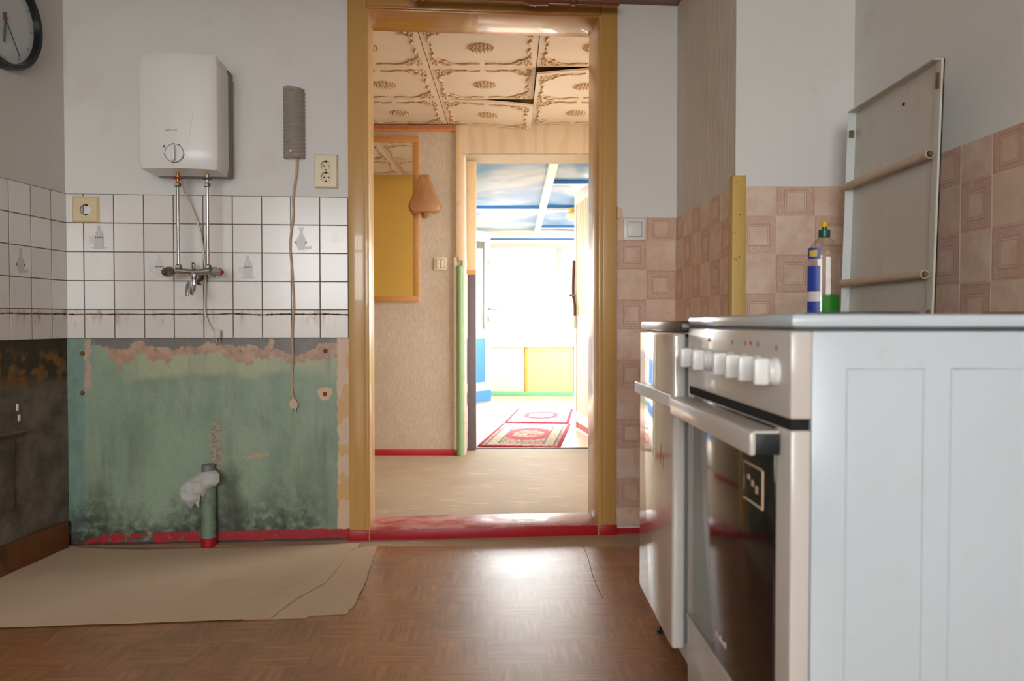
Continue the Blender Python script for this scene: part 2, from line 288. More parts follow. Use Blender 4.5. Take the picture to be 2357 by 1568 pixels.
M['lid'] = P('pale_grey_enamel', (202, 198, 188), 0.35, var=0.05, dirt=(170, 140, 104), dirt_amt=0.25, dirt_scale=16)
M['lid_rim_lit'] = P('lid_rim_enamel_lit', (214, 220, 216), 0.3, var=0.05, dirt=(160, 120, 80), dirt_amt=0.3, dirt_scale=20)  # paler copy of the lid enamel, daylight on the far rim painted in
M['steel_small'] = P('tarnished_steel', (120, 108, 84), 0.4, 0.8, var=0.3, vs_=80)
M['label_blue'] = P('label_blue', (36, 62, 160), 0.4); M['label_yellow'] = P('label_yellow', (226, 190, 60), 0.4); M['label_white'] = P('label_white', (222, 212, 208), 0.4)
M['cap_green'] = P('cap_green', (10, 86, 58), 0.35); M['cap_yellow'] = P('cap_yellow', (240, 205, 20), 0.35)
M['orange_wood'] = P('orange_brown_board', (128, 78, 40), 0.7, var=0.35, vs_=12, dirt=(50, 34, 24), dirt_amt=0.7, dirt_scale=7)
M['clock_face'] = P('clock_face', (196, 200, 200), 0.3, var=0.03)
M['clock_ring'] = P('clock_ring', (18, 26, 32), 0.3)
def clear(name, tint, refl=0.12, rough=0.03, fw_=0.8):
    g = G(name); nt = g.nt; nt.nodes.remove(g.b)
    t = g.n('ShaderNodeBsdfTransparent'); t.inputs[0].default_value = tint
    gl = g.n('ShaderNodeBsdfGlossy'); gl.inputs['Roughness'].default_value = rough
    fr = g.n('ShaderNodeLayerWeight'); fr.inputs[0].default_value = 0.25
    mx = g.n('ShaderNodeMixShader'); nt.links.new(g.m('ADD', g.m('MULTIPLY', fr.outputs['Fresnel'], fw_), refl * 0.3), mx.inputs[0])
    nt.links.new(t.outputs[0], mx.inputs[1]); nt.links.new(gl.outputs[0], mx.inputs[2]); nt.links.new(mx.outputs[0], g.out.inputs[0])
    return g.mat
M['pane'] = clear('window_glass', (0.96, 0.97, 0.97, 1)); M['bottle'] = clear('clear_plastic', (0.95, 0.95, 0.94, 1), 0.12, 0.05, 0.35)
M['crystal'] = clear('crystal_knob', (0.82, 0.82, 0.82, 1), 0.5)
g = G('ribbed_glass'); M['ribbed'] = g.fin(g.mix(g.noise(50, 3), C(196, 188, 174), C(218, 212, 200)), 0.15, Transmission_Weight=0.12)
g = G('green_liquid'); M['liquid'] = g.fin(g.mix(g.noise(30), C(4, 150, 20), C(10, 170, 34)), 0.15, Transmission_Weight=0.4)
g = G('drain_green_paint'); M['drain'] = g.fin(g.mix(g.step(g.noise(20, 5), 0.45, 0.7), C(118, 140, 120), C(88, 100, 84)), .5)
# woven runner
g = G('persian_rug'); x, y, z = g.sep(); ax = g.m('ABSOLUTE', x); ay = g.m('ABSOLUTE', y)
dx = g.m('SUBTRACT', 0.285, ax); dy = g.m('SUBTRACT', 0.60, ay); ed = g.m('MINIMUM', dx, dy)
nz = g.noise(34, 3, 0.6); nv = g.vor(34)
col = g.mix(g.step(nz, 0.46, 0.54), C(220, 210, 192), C(184, 116, 124)); col = g.mix(g.step(g.noise(60, 2, vec=g.sc(None, 1, .8, 1)), 0.56, 0.62), col, C(126, 132, 150))
rr = g.m('SQRT', g.m('ADD', g.m('MULTIPLY', g.mul(x, x), 16.0), g.m('MULTIPLY', g.mul(y, y), 5.5)))
rrn = g.m('ADD', rr, g.m('MULTIPLY', g.m('SUBTRACT', nz, 0.5), 0.3))
col = g.mix(g.mul(g.step(rrn, 0.75, 0.70), g.step(rrn, 0.42, 0.47)), col, C(196, 70, 90)); col = g.mix(g.step(rrn, 0.40, 0.36), col, g.mix(g.step(nz, 0.44, 0.54), C(220, 200, 180), C(190, 100, 110)))
bd = g.mul(g.step(ed, 0.04, 0.05), g.step(ed, 0.13, 0.12)); col = g.mix(bd, col, g.mix(g.step(g.vor(46), 0.3, 0.2), C(214, 200, 178), C(176, 92, 104)))
for e0 in (0.05, 0.125): col = g.mix(g.mul(g.step(ed, e0 - 0.008, e0 - 0.004), g.step(ed, e0 + 0.008, e0 + 0.004)), col, C(110, 116, 130))
col = g.mix(g.step(ed, 0.026, 0.022), col, C(176, 26, 64)); M['rug'] = g.fin(col, 0.9)

# ------------------------------------------------------------------ mesh helpers
def newbm(): return bmesh.new()
def box(bm, x0, x1, y0, y1, z0, z1, bev=0.0, seg=2, mi=0):
    r = bmesh.ops.create_cube(bm, size=1.0)
    vsx = r['verts']
    for v in vsx: v.co = Vector((x0 + (v.co.x + .5) * (x1 - x0), y0 + (v.co.y + .5) * (y1 - y0), z0 + (v.co.z + .5) * (z1 - z0)))
    fs = {f for v in vsx for f in v.link_faces}
    for f in fs: f.material_index = mi
    if bev > 0:
        es = list({e for v in vsx for e in v.link_edges})
        bmesh.ops.bevel(bm, geom=es, offset=bev, segments=seg, affect='EDGES', profile=0.5)
    return bm
def tube(bm, pts, r, seg=10, cap=True, radii=None):
    pts = [Vector(p) for p in pts]; rings = []; up = Vector((0, 0, 1)); prev = None
    for i, p in enumerate(pts):
        t = (pts[min(i + 1, len(pts) - 1)] - pts[max(i - 1, 0)]).normalized()
        if prev is None:
            a = up if abs(t.dot(up)) < 0.9 else Vector((1, 0, 0)); n = (a - t * a.dot(t)).normalized()
        else: n = (prev - t * prev.dot(t)).normalized()
        prev = n; b = t.cross(n); rr = radii[i] if radii else r
        rings.append([bm.verts.new(p + (n * math.cos(k * 2 * math.pi / seg) + b * math.sin(k * 2 * math.pi / seg)) * rr) for k in range(seg)])
    for a, b in zip(rings, rings[1:]):
        for k in range(seg): bm.faces.new((a[k], a[(k + 1) % seg], b[(k + 1) % seg], b[k]))
    if cap: bm.faces.new(rings[0][::-1]); bm.faces.new(rings[-1])
    return bm
def lathe(bm, prof, origin, axis, seg=24):
    """prof: list of (distance along axis, radius)"""
    axis = Vector(axis).normalized(); o = Vector(origin)
    a = Vector((0, 0, 1)) if abs(axis.z) < .9 else Vector((1, 0, 0)); n = (a - axis * a.dot(axis)).normalized(); b = axis.cross(n); rings = []
    for d, r in prof: rings.append([bm.verts.new(o + axis * d + (n * math.cos(k * 2 * math.pi / seg) + b * math.sin(k * 2 * math.pi / seg)) * max(r, 1e-5)) for k in range(seg)])
    for p, q in zip(rings, rings[1:]):
        for k in range(seg): bm.faces.new((p[k], p[(k + 1) % seg], q[(k + 1) % seg], q[k]))
    bm.faces.new(rings[0][::-1]); bm.faces.new(rings[-1]); return bm
def prism(bm, poly, axis, d0, d1):
    """extrude a 2D polygon; axis 'y': poly is (x,z); axis 'z': poly is (x,y); axis 'x': poly is (y,z)"""
    def mk(p, d): return {'y': Vector((p[0], d, p[1])), 'z': Vector((p[0], p[1], d)), 'x': Vector((d, p[0], p[1]))}[axis]
    a = [bm.verts.new(mk(p, d0)) for p in poly]; b = [bm.verts.new(mk(p, d1)) for p in poly]; n = len(poly)
    bm.faces.new(a); bm.faces.new(b[::-1])
    for i in range(n): bm.faces.new((a[i], b[i], b[(i + 1) % n], a[(i + 1) % n]))
    bmesh.ops.recalc_face_normals(bm, faces=bm.faces[:]); return bm
def bez(pts, n=8):
    """Catmull-Rom through pts"""
    P_ = [Vector(p) for p in pts]; out = []
    for i in range(len(P_) - 1):
        p0, p1, p2, p3 = P_[max(i - 1, 0)], P_[i], P_[i + 1], P_[min(i + 2, len(P_) - 1)]
        for k in range(n):
            t = k / n; out.append(0.5 * ((2 * p1) + (p2 - p0) * t + (2 * p0 - 5 * p1 + 4 * p2 - p3) * t * t + (3 * p1 - p0 - 3 * p2 + p3) * t ** 3))
    out.append(P_[-1]); return out
def obj(name, bm, mat, parent=None, loc=None, rotz=0.0, smooth=True, **props):
    if isinstance(bm, bmesh.types.BMesh):
        me = bpy.data.meshes.new(name); bmesh.ops.recalc_face_normals(bm, faces=bm.faces[:]); bm.to_mesh(me); bm.free()
        for m_ in (mat if isinstance(mat, (list, tuple)) else [mat]): me.materials.append(M[m_])
        if smooth:
            for p in me.polygons: p.use_smooth = True
            me.set_sharp_from_angle(angle=math.radians(35))
    else: me = bm
    o = bpy.data.objects.new(name, me); COL.objects.link(o)
    if parent: o.parent = parent
    if loc is not None: o.location = loc
    o.rotation_euler = (0, 0, rotz)
    for k, v in props.items(): o[k] = v
    return o
def empty(name, loc, rotz=0.0, **props):
    o = bpy.data.objects.new(name, None); COL.objects.link(o); o.location = loc; o.rotation_euler = (0, 0, rotz); o.empty_display_size = 0.1
    for k, v in props.items(): o[k] = v
    return o
def thing(name, label, cat, loc, rotz=0.0, group=None):
    o = empty(name, loc, rotz, label=label, category=cat)
    if group: o['group'] = group
    return o
def B(name, mat, parent, *b, bev=0.0, **kw):
    bm = newbm(); box(bm, *b, bev=bev); return obj(name, bm, mat, parent, **kw)
ST = dict(kind='structure')

# ------------------------------------------------------------------ measured positions
CEIL = 2.12; HCEIL = 2.10; TW = 0.20
sL, _ = FB.pix(847, 700); sR, _ = FB.pix(1379, 700)               # door opening on the back wall
sLo, _ = FB.pix(803, 600); sRo, _ = FB.pix(1418, 600)             # outer edges of the casing
_, zHead = FB.pix(1110, 28)
sPil = (Vector((PX0, PY0, 0)) - FB.o).dot(FB.X)
ROOM_Y0 = -2.4; XR = 1.05
# ------------------------------------------------------------------ kitchen shell
B('floor', 'parquet', None, -2.25, 1.25, ROOM_Y0 - .15, 3.22, -0.05, 0.0, smooth=False, label='brown parquet patterned vinyl floor of the kitchen', **ST)
kc = B('ceiling', 'paint_white', None, -2.3, 1.3, ROOM_Y0 - .15, 3.30, CEIL, CEIL + .06, smooth=False, label='kitchen ceiling with a brown board along the door wall', **ST)
bm = newbm(); box(bm, FB.pix(1300, 10, -.02)[0], sPil + .02, -.30, -.001, CEIL - .012, CEIL, bev=.003); obj('trim_6', bm, 'brown_wood', loc=FB.o, rotz=FB.a, label='brown stained pelmet board under the kitchen ceiling', **ST)
bm = newbm()
box(bm, -0.25, sL, 0, .10, 0, CEIL); box(bm, sL, sR, 0, .10, zHead, CEIL); box(bm, sR, sPil + .25, 0, .10, 0, CEIL)
wall_back = obj('wall_back', bm, 'plaster', loc=FB.o, rotz=FB.a, smooth=False, label='kitchen wall of peeled green plaster and white paint around the doorway', **ST)
bm = newbm(); box(bm, -2.6, sL, .10, TW, 0, HCEIL + .05); box(bm, sL, sR, .10, TW, zHead, HCEIL + .05); box(bm, sR, sPil + .75, .10, TW, 0, HCEIL + .05)
obj('wall_hall_near', bm, 'hall_yellow', loc=FB.o, rotz=FB.a, smooth=False, label='yellow painted hall wall around the kitchen doorway', **ST)
bm = newbm(); box(bm, -5.6, 0.0, 0, .12, 0, CEIL)
wall_left = obj('wall_left', bm, 'mould', loc=FL.o, rotz=FL.a, smooth=False, label='dark mouldy kitchen wall with white tiles and a clock', **ST)
bm = newbm(); ca, sa = math.cos(FS.a), math.sin(FS.a)
prism(bm, [(PX0, PY0 + .02), (0.687, 2.46), (1.3, 2.46), (1.3, PY0 + .06)], 'z', 0, CEIL)
wall_pillar = obj('wall_pillar', bm, ['paper_white', 'paint_white'], smooth=False, label='white papered chimney breast with beige tile covering below', **ST)
for p in wall_pillar.data.polygons:
    if p.normal.y < -.9: p.material_index = 1
bm = newbm(); box(bm, 0.0, 5.0, 0, .12, 0, CEIL)
wall_right = obj('wall_right', bm, 'paint_white', loc=FR.o, rotz=FR.a, smooth=False, label='white kitchen wall with beige tile covering behind the stove', **ST)
bm = newbm(); W0, W1, WZ0, WZ1 = -1.6, 0.6, 0.75, 2.06; Y0 = ROOM_Y0
box(bm, -2.3, W0, Y0 - .12, Y0, 0, CEIL); box(bm, W1, 1.3, Y0 - .12, Y0, 0, CEIL); box(bm, W0, W1, Y0 - .12, Y0, 0, WZ0); box(bm, W0, W1, Y0 - .12, Y0, WZ1, CEIL)
obj('wall_rear', bm, 'paint_white', smooth=False, label='white kitchen wall with the window', **ST)
M['win_frame'] = P('window_frame_paint', (196, 196, 194), 0.5, var=0.05)
def window(name, x0, x1, z0, z1, mull, loc, rotz, label, d=0.05, fr=0.06, bars=()):
    w = empty(name, loc, rotz, kind='structure', label=label)
    bm = newbm()
    for a in ((x0, x1, z0, z0 + fr), (x0, x1, z1 - fr, z1), (x0, x0 + fr, z0 + fr, z1 - fr), (x1 - fr, x1, z0 + fr, z1 - fr)): box(bm, a[0], a[1], 0, d, a[2], a[3], bev=.004)
    obj('window_frame', bm, 'win_frame', w)
    xs = [x0 + fr] + [m_ for m_ in mull] + [x1 - fr]
    for m_ in mull: B('mullion', 'win_frame', w, m_ - .04, m_ + .04, 0, d, z0 + fr, z1 - fr, bev=.004)
    for zb in bars: B('transom', 'win_frame', w, x0 + fr, x1 - fr, .005, d - .005, zb - .02, zb + .02)
    for a, b in zip(xs, xs[1:]):
        B('pane', 'pane', w, a + (0.04 if a in mull else 0), b - (0.04 if b in mull else 0), d * .45, d * .55, z0 + fr, z1 - fr, smooth=False)
    return w
window('window_1', W0, W1, WZ0, WZ1, [-0.85, -0.15], (0, Y0 - .09, 0), 0, 'white framed kitchen window behind the camera', bars=(1.7,))

fl_ = bpy.data.objects['floor']; bm = newbm(); pts = bez([onz(1338, 1250, 0.0), onz(1352, 1280, 0.0), onz(1366, 1330, 0.0), onz(1388, 1380, 0.0)], 6); tube(bm, [p + Vector((0, 0, -.0005)) for p in pts], .0012, 5); obj('vinyl_seam', bm, 'dark_gap', fl_)
# individual glazed tiles on the two tiled walls
TP = 0.1087; TZ0 = 0.789; ZT = [TZ0 + TP * i for i in range(6)]
gp = 0.0028
def tile_mesh(w, h, t=0.006, nm='tile'):
    me_bm = newbm(); box(me_bm, -w / 2 + gp / 2, w / 2 - gp / 2, -t, 0, -h / 2 + gp / 2, h / 2 - gp / 2, bev=0.0012, seg=1)
    me = bpy.data.meshes.new(nm); me_bm.to_mesh(me); me_bm.free(); return me
tiles = {}
def tiled_wall(parent, edges, zed, stained_row=0):
    bmg = newbm(); box(bmg, edges[0], edges[-1], -0.0052, 0, zed[0], zed[-1]); obj('grout_bed', bmg, 'grout', parent, smooth=False)
    cache = {}
    for i in range(len(edges) - 1):
        for j in range(len(zed) - 1):
            w = edges[i + 1] - edges[i]; h = zed[j + 1] - zed[j]; k = (round(w, 4), round(h, 4), j == stained_row)
            if k not in cache:
                cache[k] = tile_mesh(w, h); cache[k].materials.append(M['tile_stained' if j == stained_row else 'tile_white'])
            o = bpy.data.objects.new('tile', cache[k]); COL.objects.link(o); o.parent = parent
            o.location = ((edges[i] + edges[i + 1]) / 2, 0, (zed[j] + zed[j + 1]) / 2); o.rotation_euler = (random.uniform(-.004, .004), 0, 0)
            tiles[(parent.name, i, j)] = o
s195, _ = FB.pix(195, 640); s803, _ = FB.pix(803, 640); pc = (s803 - s195) / 9
ebk = [0.003] + [s195 + pc * i for i in range(10)]; ebk[-1] = min(ebk[-1], sLo - 0.002)
tiled_wall(wall_back, ebk, ZT)
elf = [-0.09 - 0.1085 * i for i in range(8)][::-1] + [-0.003]
tiled_wall(wall_left, elf, ZT)
# printed glass carafes on some tiles
def carafe(tile, kind, dx=0.0, pale=False):
    m1 = 'print_pale' if pale else 'print'; yy = -0.0066
    def flat(poly, nm, mat, y=yy):
        bm = newbm(); f = bm.faces.new([bm.verts.new((p[0] + dx, y, p[1])) for p in poly]); obj(nm, bm, mat, tile, smooth=False)
    if kind == 0:
        flat([(-.005, .044), (.003, .046), (.008, .042), (.007, .034), (.010, .026), (.018, .014), (.020, -.004), (.019, -.036), (.012, -.043), (-.012, -.043), (-.016, -.036), (-.016, -.004), (-.012, .014), (-.006, .026), (-.007, .036)], 'carafe_print', m1)
        flat([(-.036, .004), (-.017, .004), (-.018, -.024), (-.026, -.026), (-.034, -.020)], 'glass_print', 'print_pale')
        flat([(-.034, -.038), (.036, -.036), (.020, -.044), (-.014, -.044)], 'shadow_print', m1, yy - .0002)
        for q in range(4): flat([(-.014 + q * .008, .002), (-.009 + q * .008, .002), (-.007 + q * .008, -.003), (-.012 + q * .008, -.003)], 'band_print', 'print_dark', yy - .0003)
    else:
        flat([(-.012, .044), (.012, .044), (.006, .034), (.006, .018), (.014, .006), (.021, -.012), (.014, -.032), (.008, -.042), (-.010, -.042), (-.016, -.032), (-.023, -.012), (-.014, .006), (-.006, .018), (-.006, .034)], 'vase_print', m1)
        flat([(.012, -.030), (.036, -.026), (.040, -.036), (.014, -.042)], 'bowl_print', m1, yy - .0002)
        for q in (-1, 1): flat([(q * .021 - .004, -.008), (q * .021 + .001, -.008), (q * .018 + .002, -.016), (q * .018 - .006, -.016)], 'band_print', 'print_dark', yy - .0003)
carafe(tiles[('wall_back', 1, 3)], 0); carafe(tiles[('wall_back', 8, 3)], 1, -0.015); carafe(tiles[('wall_back', 6, 2)], 0); carafe(tiles[('wall_back', 3, 2)], 0, 0.0, True)
carafe(tiles[('wall_left', len(elf) - 4, 2)], 1)
# crusty line left by the sink rim on the tiles
def crust(parent, x0, x1, z):
    bm = newbm(); n = int((x1 - x0) / 0.008); top = []; bot = []
    for i in range(n + 1):
        xx = x0 + (x1 - x0) * i / n; c = z + 0.004 * mnoise.noise(Vector((xx * 9, 0, 1))); h = 0.0022 + 0.0035 * abs(mnoise.noise(Vector((xx * 60, 3, 0))))
        top.append(bm.verts.new((xx, -0.0085, c + h))); bot.append(bm.verts.new((xx, -0.0075, c - h)))
    for i in range(n): bm.faces.new((bot[i], bot[i + 1], top[i + 1], top[i]))
    obj('sealant_line', bm, 'caulk', parent, smooth=False)
_, zc = FB.pix(500, 724); crust(wall_back, 0.01, ebk[-1], zc); crust(wall_left, -0.6, -0.01, zc)
# bolts left in the plaster
for px, py in ((190, 814), (190, 905), (749, 808), (748, 907)):
    s, z = FB.pix(px, py); bm = newbm(); lathe(bm, [(0, .009), (.006, .008), (.010, .005)], (s, 0, z), (0, -1, 0), 10); obj('bolt', bm, 'stain', wall_back)
# plaster ring round the last bolt
s, z = FB.pix(748, 907); bm = newbm(); ptsr = [(s + (.026 + .006 * math.sin(3 * a)) * math.cos(a), z + (.03 + .005 * math.cos(2 * a)) * math.sin(a)) for a in [k * math.pi / 10 for k in range(20)]]; prism(bm, ptsr, 'y', -.003, 0); obj('plaster_patch', bm, 'vinyl_joint', wall_back)
# foot board of the left wall and the grey hatch beside it
bm = newbm(); box(bm, -5.3, -0.03, -0.018, 0, 0, 0.105, bev=.003); obj('baseboard_left', bm, 'orange_wood', loc=FL.o, rotz=FL.a, label='dark orange-brown wooden skirting board below the mouldy wall', **ST)
s1, zA = FL.pix(25, 1008); _, zB = FL.pix(25, 1172)
B('hatch_panel', 'mould', wall_left, -0.75, s1, -0.012, 0, zB, zA, bev=.003)
bm = newbm(); prism(bm, [(-0.012, zA), (-.05, zA + .02), (-.05, zA + .03), (0, zA + .035), (0, zA)], 'x', -0.75, s1 + .03); obj('hatch_ledge', bm, 'mould', wall_left)
for px, py in ((39, 938), (43, 962)):
    s, z = FL.pix(px, py); B('plaster_chip', 'paint_white', wall_left, s - .006, s + .006, -.004, 0, z - .012, z + .012, bev=.002)

# vinyl tiles on the far wall strip, chimney breast and right wall
VP_ = 0.119; VTOP = 1.268
vm = {}
def vinyl_wall(parent, frame, x0, x1, first, z0, phase, off=0.0, ofs=(0, 0, 0)):
    xs = [x0]; x = x0 + first
    while x < x1 - .01: xs.append(x); x += VP_
    xs.append(x1); zs = [VTOP]; z = VTOP - 0.09
    while z > z0 + .01: zs.append(z); z -= VP_
    zs.append(z0)
    bmj = newbm(); box(bmj, x0, x1, -.0012, 0, z0, VTOP)
    j = obj('tile_backing', bmj, 'vinyl_joint', parent, smooth=False); j.location = ofs[0]; j.rotation_euler = (0, 0, ofs[1])
    for i in range(len(xs) - 1):
        for k in range(len(zs) - 1):
            w = xs[i + 1] - xs[i]; h = zs[k] - zs[k + 1]; dec = (i + k + phase) % 2 == 0; key = (round(w, 3), round(h, 3), dec)
            full = w > .1 and h > .085
            cxx, czz = (xs[i] + xs[i + 1]) / 2, (zs[k] + zs[k + 1]) / 2
            if key not in vm:
                bmt = newbm(); box(bmt, -w / 2 + .0008, w / 2 - .0008, -.0024, 0, -h / 2 + .0008, h / 2 - .0008, bev=.0006, seg=1)
                vm[key] = bpy.data.meshes.new('tile'); bmt.to_mesh(vm[key]); bmt.free(); vm[key].materials.append(M['vinyl_decor' if dec else 'vinyl_plain'])
            o = bpy.data.objects.new('tile', vm[key]); COL.objects.link(o); o.parent = parent
            p = Matrix.Rotation(ofs[1], 3, 'Z') @ Vector((cxx, 0, czz)) + Vector(ofs[0]); o.location = p; o.rotation_euler = (0, 0, ofs[1])
vinyl_wall(wall_back, FB, sRo + .004, sPil - .003, 0.119, 0.03, 1, ofs=((0, 0, 0), 0))
vinyl_wall(wall_pillar, FS, 0.003, 0.735, 0.119, 0.03, 0, ofs=(FS.o, FS.a))
vinyl_wall(wall_pillar, FP, 0.02, 0.361, 0.105, 0.5, 1, ofs=(FP.o, 0))
vinyl_wall(wall_right, FR, 0.003, 1.55, 0.09, 0.5, 0, ofs=((0, 0, 0), 0))
# yellow timber corner guard
s, zt = FP.pix(1695, 405); 
bm = newbm(); box(bm, -0.012, 0.030, -.012, 0.0, 0, zt, bev=.002)
tr = obj('trim_1', bm, 'yellow_wood', loc=FP.o, label='yellow wooden corner batten on the chimney breast edge', **ST)
bm = newbm(); box(bm, -0.012, -.002, 0.0, 0.03, 0, zt, bev=.002); obj('side_strip', bm, 'yellow_wood', tr)
for zz in (1.05, 1.18): 
    bm = newbm(); lathe(bm, [(0, .003), (.001, .003)], (.01, -.012, zz), (0, -1, 0), 8); obj('screw', bm, 'steel_small', tr)

# ------------------------------------------------------------------ kitchen door frame
d1 = empty('door_1', FB.o, FB.a, kind='structure', label='glossy ochre wooden door frame between kitchen and hall')
zo = CEIL - .002
B('casing', 'ochre', d1, sLo, sL, -.018, 0, .04, zo, bev=.004); B('casing', 'ochre', d1, sR, sRo, -.018, 0, .04, zo, bev=.004)
B('head_casing', 'ochre_head', d1, sL, sR, -.018, 0, zHead, zo, bev=.004)
B('bead', 'ochre_head', d1, sL - .004, sR + .004, -.024, -.017, zHead - .006, zHead + .006, bev=.002)
B('jamb', 'ochre', d1, sL - .012, sL + .006, -.02, TW + .005, 0.0, zHead, bev=.002); B('jamb', 'ochre', d1, sR - .006, sR + .012, -.02, TW + .005, 0.0, zHead, bev=.002)
B('head_jamb', 'ochre_head', d1, sL, sR, -.015, TW + .005, zHead - .012, zHead + .006, bev=.002)
B('plinth_paint', 'red_paint', d1, sLo - .005, sL + .002, -.022, 0, 0, .042, bev=.003); B('plinth_paint', 'red_paint', d1, sR - .002, sRo + .003, -.022, 0, 0, .042, bev=.003)
B('threshold', 'threshold', d1, sL + .004, sR - .004, -.012, TW, 0, .043, bev=.004)
B('threshold_front', 'red_paint', d1, sL + .004, sR - .004, -.016, -.010, 0, .04, bev=.002)
B('casing', 'ochre', d1, sL - .08, sL, TW, TW + .018, 0, zHead + .03, bev=.004); B('casing', 'ochre', d1, sR, sR + .08, TW, TW + .018, 0, zHead + .03, bev=.004)
B('baseboard_back', 'red_paint', None, sRo + .005, sPil - .004, -.006, 0, 0, .024, loc=FB.o, rotz=FB.a, label='thin red painted skirting strip beside the ochre door frame', **ST)
# turned wooden curtain rod under the ceiling
xa, za = FB.pix(943, 0, -.12); xb, zb = FB.pix(1262, 0, -.12); xc, _ = FB.pix(1425, 0, -.12); zr = FB.pix(1200, 12, -.12)[1] + .024
rod = thing('curtain_rod', 'turned brown wooden curtain rod above the kitchen doorway', 'curtain rod', FB.w(xa, -.12, zr), FB.a)
L = xb - xa
bm = newbm(); lathe(bm, [(0, .020), (.012, .022), (.035, .015), (.04, .018), (.05, .018), (.055, .013), (.06, .0125), (L - .1, .0125), (L - .075, .022), (L - .068, .024), (L - .06, .022), (L - .055, .025), (L - .045, .025), (L - .042, .022), (L, .022)], (0, 0, 0), (1, 0, 0), 16); obj('front_rod', bm, 'brown_wood', rod)
bm = newbm(); L2 = xc - xb; lathe(bm, [(0, .014), (L2 * .3, .014), (L2 * .32, .019), (L2 * .38, .019), (L2 * .4, .014), (L2, .014)], (L, 0, 0), (1, 0, 0), 16); obj('end_rod', bm, 'brown_wood', rod)
for xx in (.04, L - .02, L + L2 - .03): 
    bm = newbm(); tube(bm, [(xx, 0, 0), (xx, 0, CEIL - zr - .012)], .008, 8); obj('bracket', bm, 'brown_wood', rod)

# ------------------------------------------------------------------ hall
HX0, HX1 = -2.4, 1.35; OX0, OX1, OZ = -0.31, 0.66, 1.918; WT = 0.30
B('floor_hall', 'lino', None, HX0, HX1, 3.0, HY + WT - .01, -.05, 0.002, smooth=False, label='worn beige linoleum floor of the hall', **ST)
hc = B('ceiling_hall', 'ceil_gap', None, HX0, HX1, 2.9, HY + WT, HCEIL + .012, HCEIL + .06, smooth=False, label='hall ceiling covered in peach ornamental foam panels', **ST)
bm = newbm(); box(bm, HX0, OX0, HY, HY + WT, 0, HCEIL + .02); wh = obj('wall_hall_far', bm, 'woodchip', smooth=False, label='beige woodchip papered hall wall with mirror and lamp', **ST)
bm = newbm(); box(bm, OX0, OX1, HY, HY + WT, OZ, HCEIL + .02); box(bm, OX1, HX1, HY, HY + WT, 0, HCEIL + .02); obj('wall_hall_lintel', bm, 'plywood', smooth=False, label='beige wood grained wall above the veranda doorway', **ST)
B('trim_2', 'soffit', None, OX0, OX1, HY + .01, HY + WT, OZ - .006, OZ, smooth=False, label='textured cream soffit of the veranda doorway', **ST)
B('wall_hall_left', 'woodchip', None, HX0 - .1, HX0, 2.6, HY + WT, 0, HCEIL + .02, smooth=False, label='end wall of the hall', **ST)
bm = newbm(); box(bm, HX1, HX1 + .1, 3.2, 3.65, 0, HCEIL + .02); box(bm, HX1, HX1 + .1, 4.9, HY + WT, 0, HCEIL + .02); box(bm, HX1, HX1 + .1, 3.65, 4.9, 0, .55); box(bm, HX1, HX1 + .1, 3.65, 4.9, 2.0, HCEIL + .02)
obj('wall_hall_right', bm, 'woodchip', smooth=False, label='unseen end wall of the hall with an added window opening', **ST)
window('window_added_hall', -4.9, -3.65, .55, 2.0, [-4.28], (HX1 + .03, 0, 0), -HP, 'unseen window added to light the hall')  # window added out of view to brighten the hall
B('baseboard_hall', 'red_paint', None, HX0, OX0 - .04, HY - .012, HY, 0, .04, bev=.002, label='red painted skirting board of the hall', **ST)
x0, z0 = FH.pix(1050, 303); 
tm = B('trim_3', 'carved', None, HX0, x0, HY - .02, HY, z0, HCEIL - .006, bev=.003, label='carved reddish brown wooden moulding under the hall ceiling', **ST)
for i in range(46): B('tooth', 'carved', tm, x0 - .012 - i * .022, x0 - .004 - i * .022, HY - .024, HY - .019, z0 + .010, HCEIL - .016)
# ceiling panels with relief ornament
PXW, PYW = 0.525, 0.565; XL = -0.405
def relief():
    bm = newbm(); rnd = random.Random(3); z = -.004
    def blob(x, y, r, h):
        bmesh.ops.create_icosphere(bm, subdivisions=1, radius=1, matrix=Matrix.Translation((x, y, z)) @ Matrix.Diagonal((r, r, h, 1)))
    for ring, (n, rr, r) in enumerate(((1, 0, .012), (7, .020, .009), (12, .037, .009), (18, .052, .006))):
        for k in range(n):
            a = 2 * math.pi * k / n + ring * .3; blob(rr * math.cos(a) * 1.05, rr * math.sin(a), r, .007)
    for k in range(20): a = rnd.uniform(0, 6.28); q = rnd.uniform(.01, .048); blob(q * math.cos(a), q * math.sin(a), .004, .009)
    hs = .185
    def sweep(pts, r0, r1):
        pp = bez([(x, y, z) for x, y in pts], 5); n = len(pp); tube(bm, pp, r0, 5, True, [r0 + (r1 - r0) * i / (n - 1) for i in range(n)])
    for q in range(4):
        c, s = math.cos(q * HP), math.sin(q * HP)
        R = lambda p: (1.2 * (p[0] * c - p[1] * s), 1.22 * (p[0] * s + p[1] * c))
        for mir in (1, -1):
            W = lambda *pts: [R((mir * a, b)) for a, b in pts]
            sweep(W((.012, hs + .004), (.05, hs - .004), (.085, hs + .008), (.12, hs - .004), (.14, hs - .02), (.15, hs - .045)), .0045, .0035)
            sweep(W((.118, hs - .004), (.13, hs + .012), (.15, hs + .014)), .004, .003)
            for t_ in ((.07, hs + .007), (.098, hs + .006), (.13, hs - .004)): blob(*W(t_)[0], .007, .006)
        for t_ in ((.168, .168), (.155, .185), (.185, .155), (.195, .185), (.178, .196), (.16, .158)): blob(*R(t_), .009, .007)
    me = bpy.data.meshes.new('ornament'); bm.to_mesh(me); bm.free(); me.materials.append(M['ceil_orn'])
    for p in me.polygons: p.use_smooth = True
    return me
orn = relief()
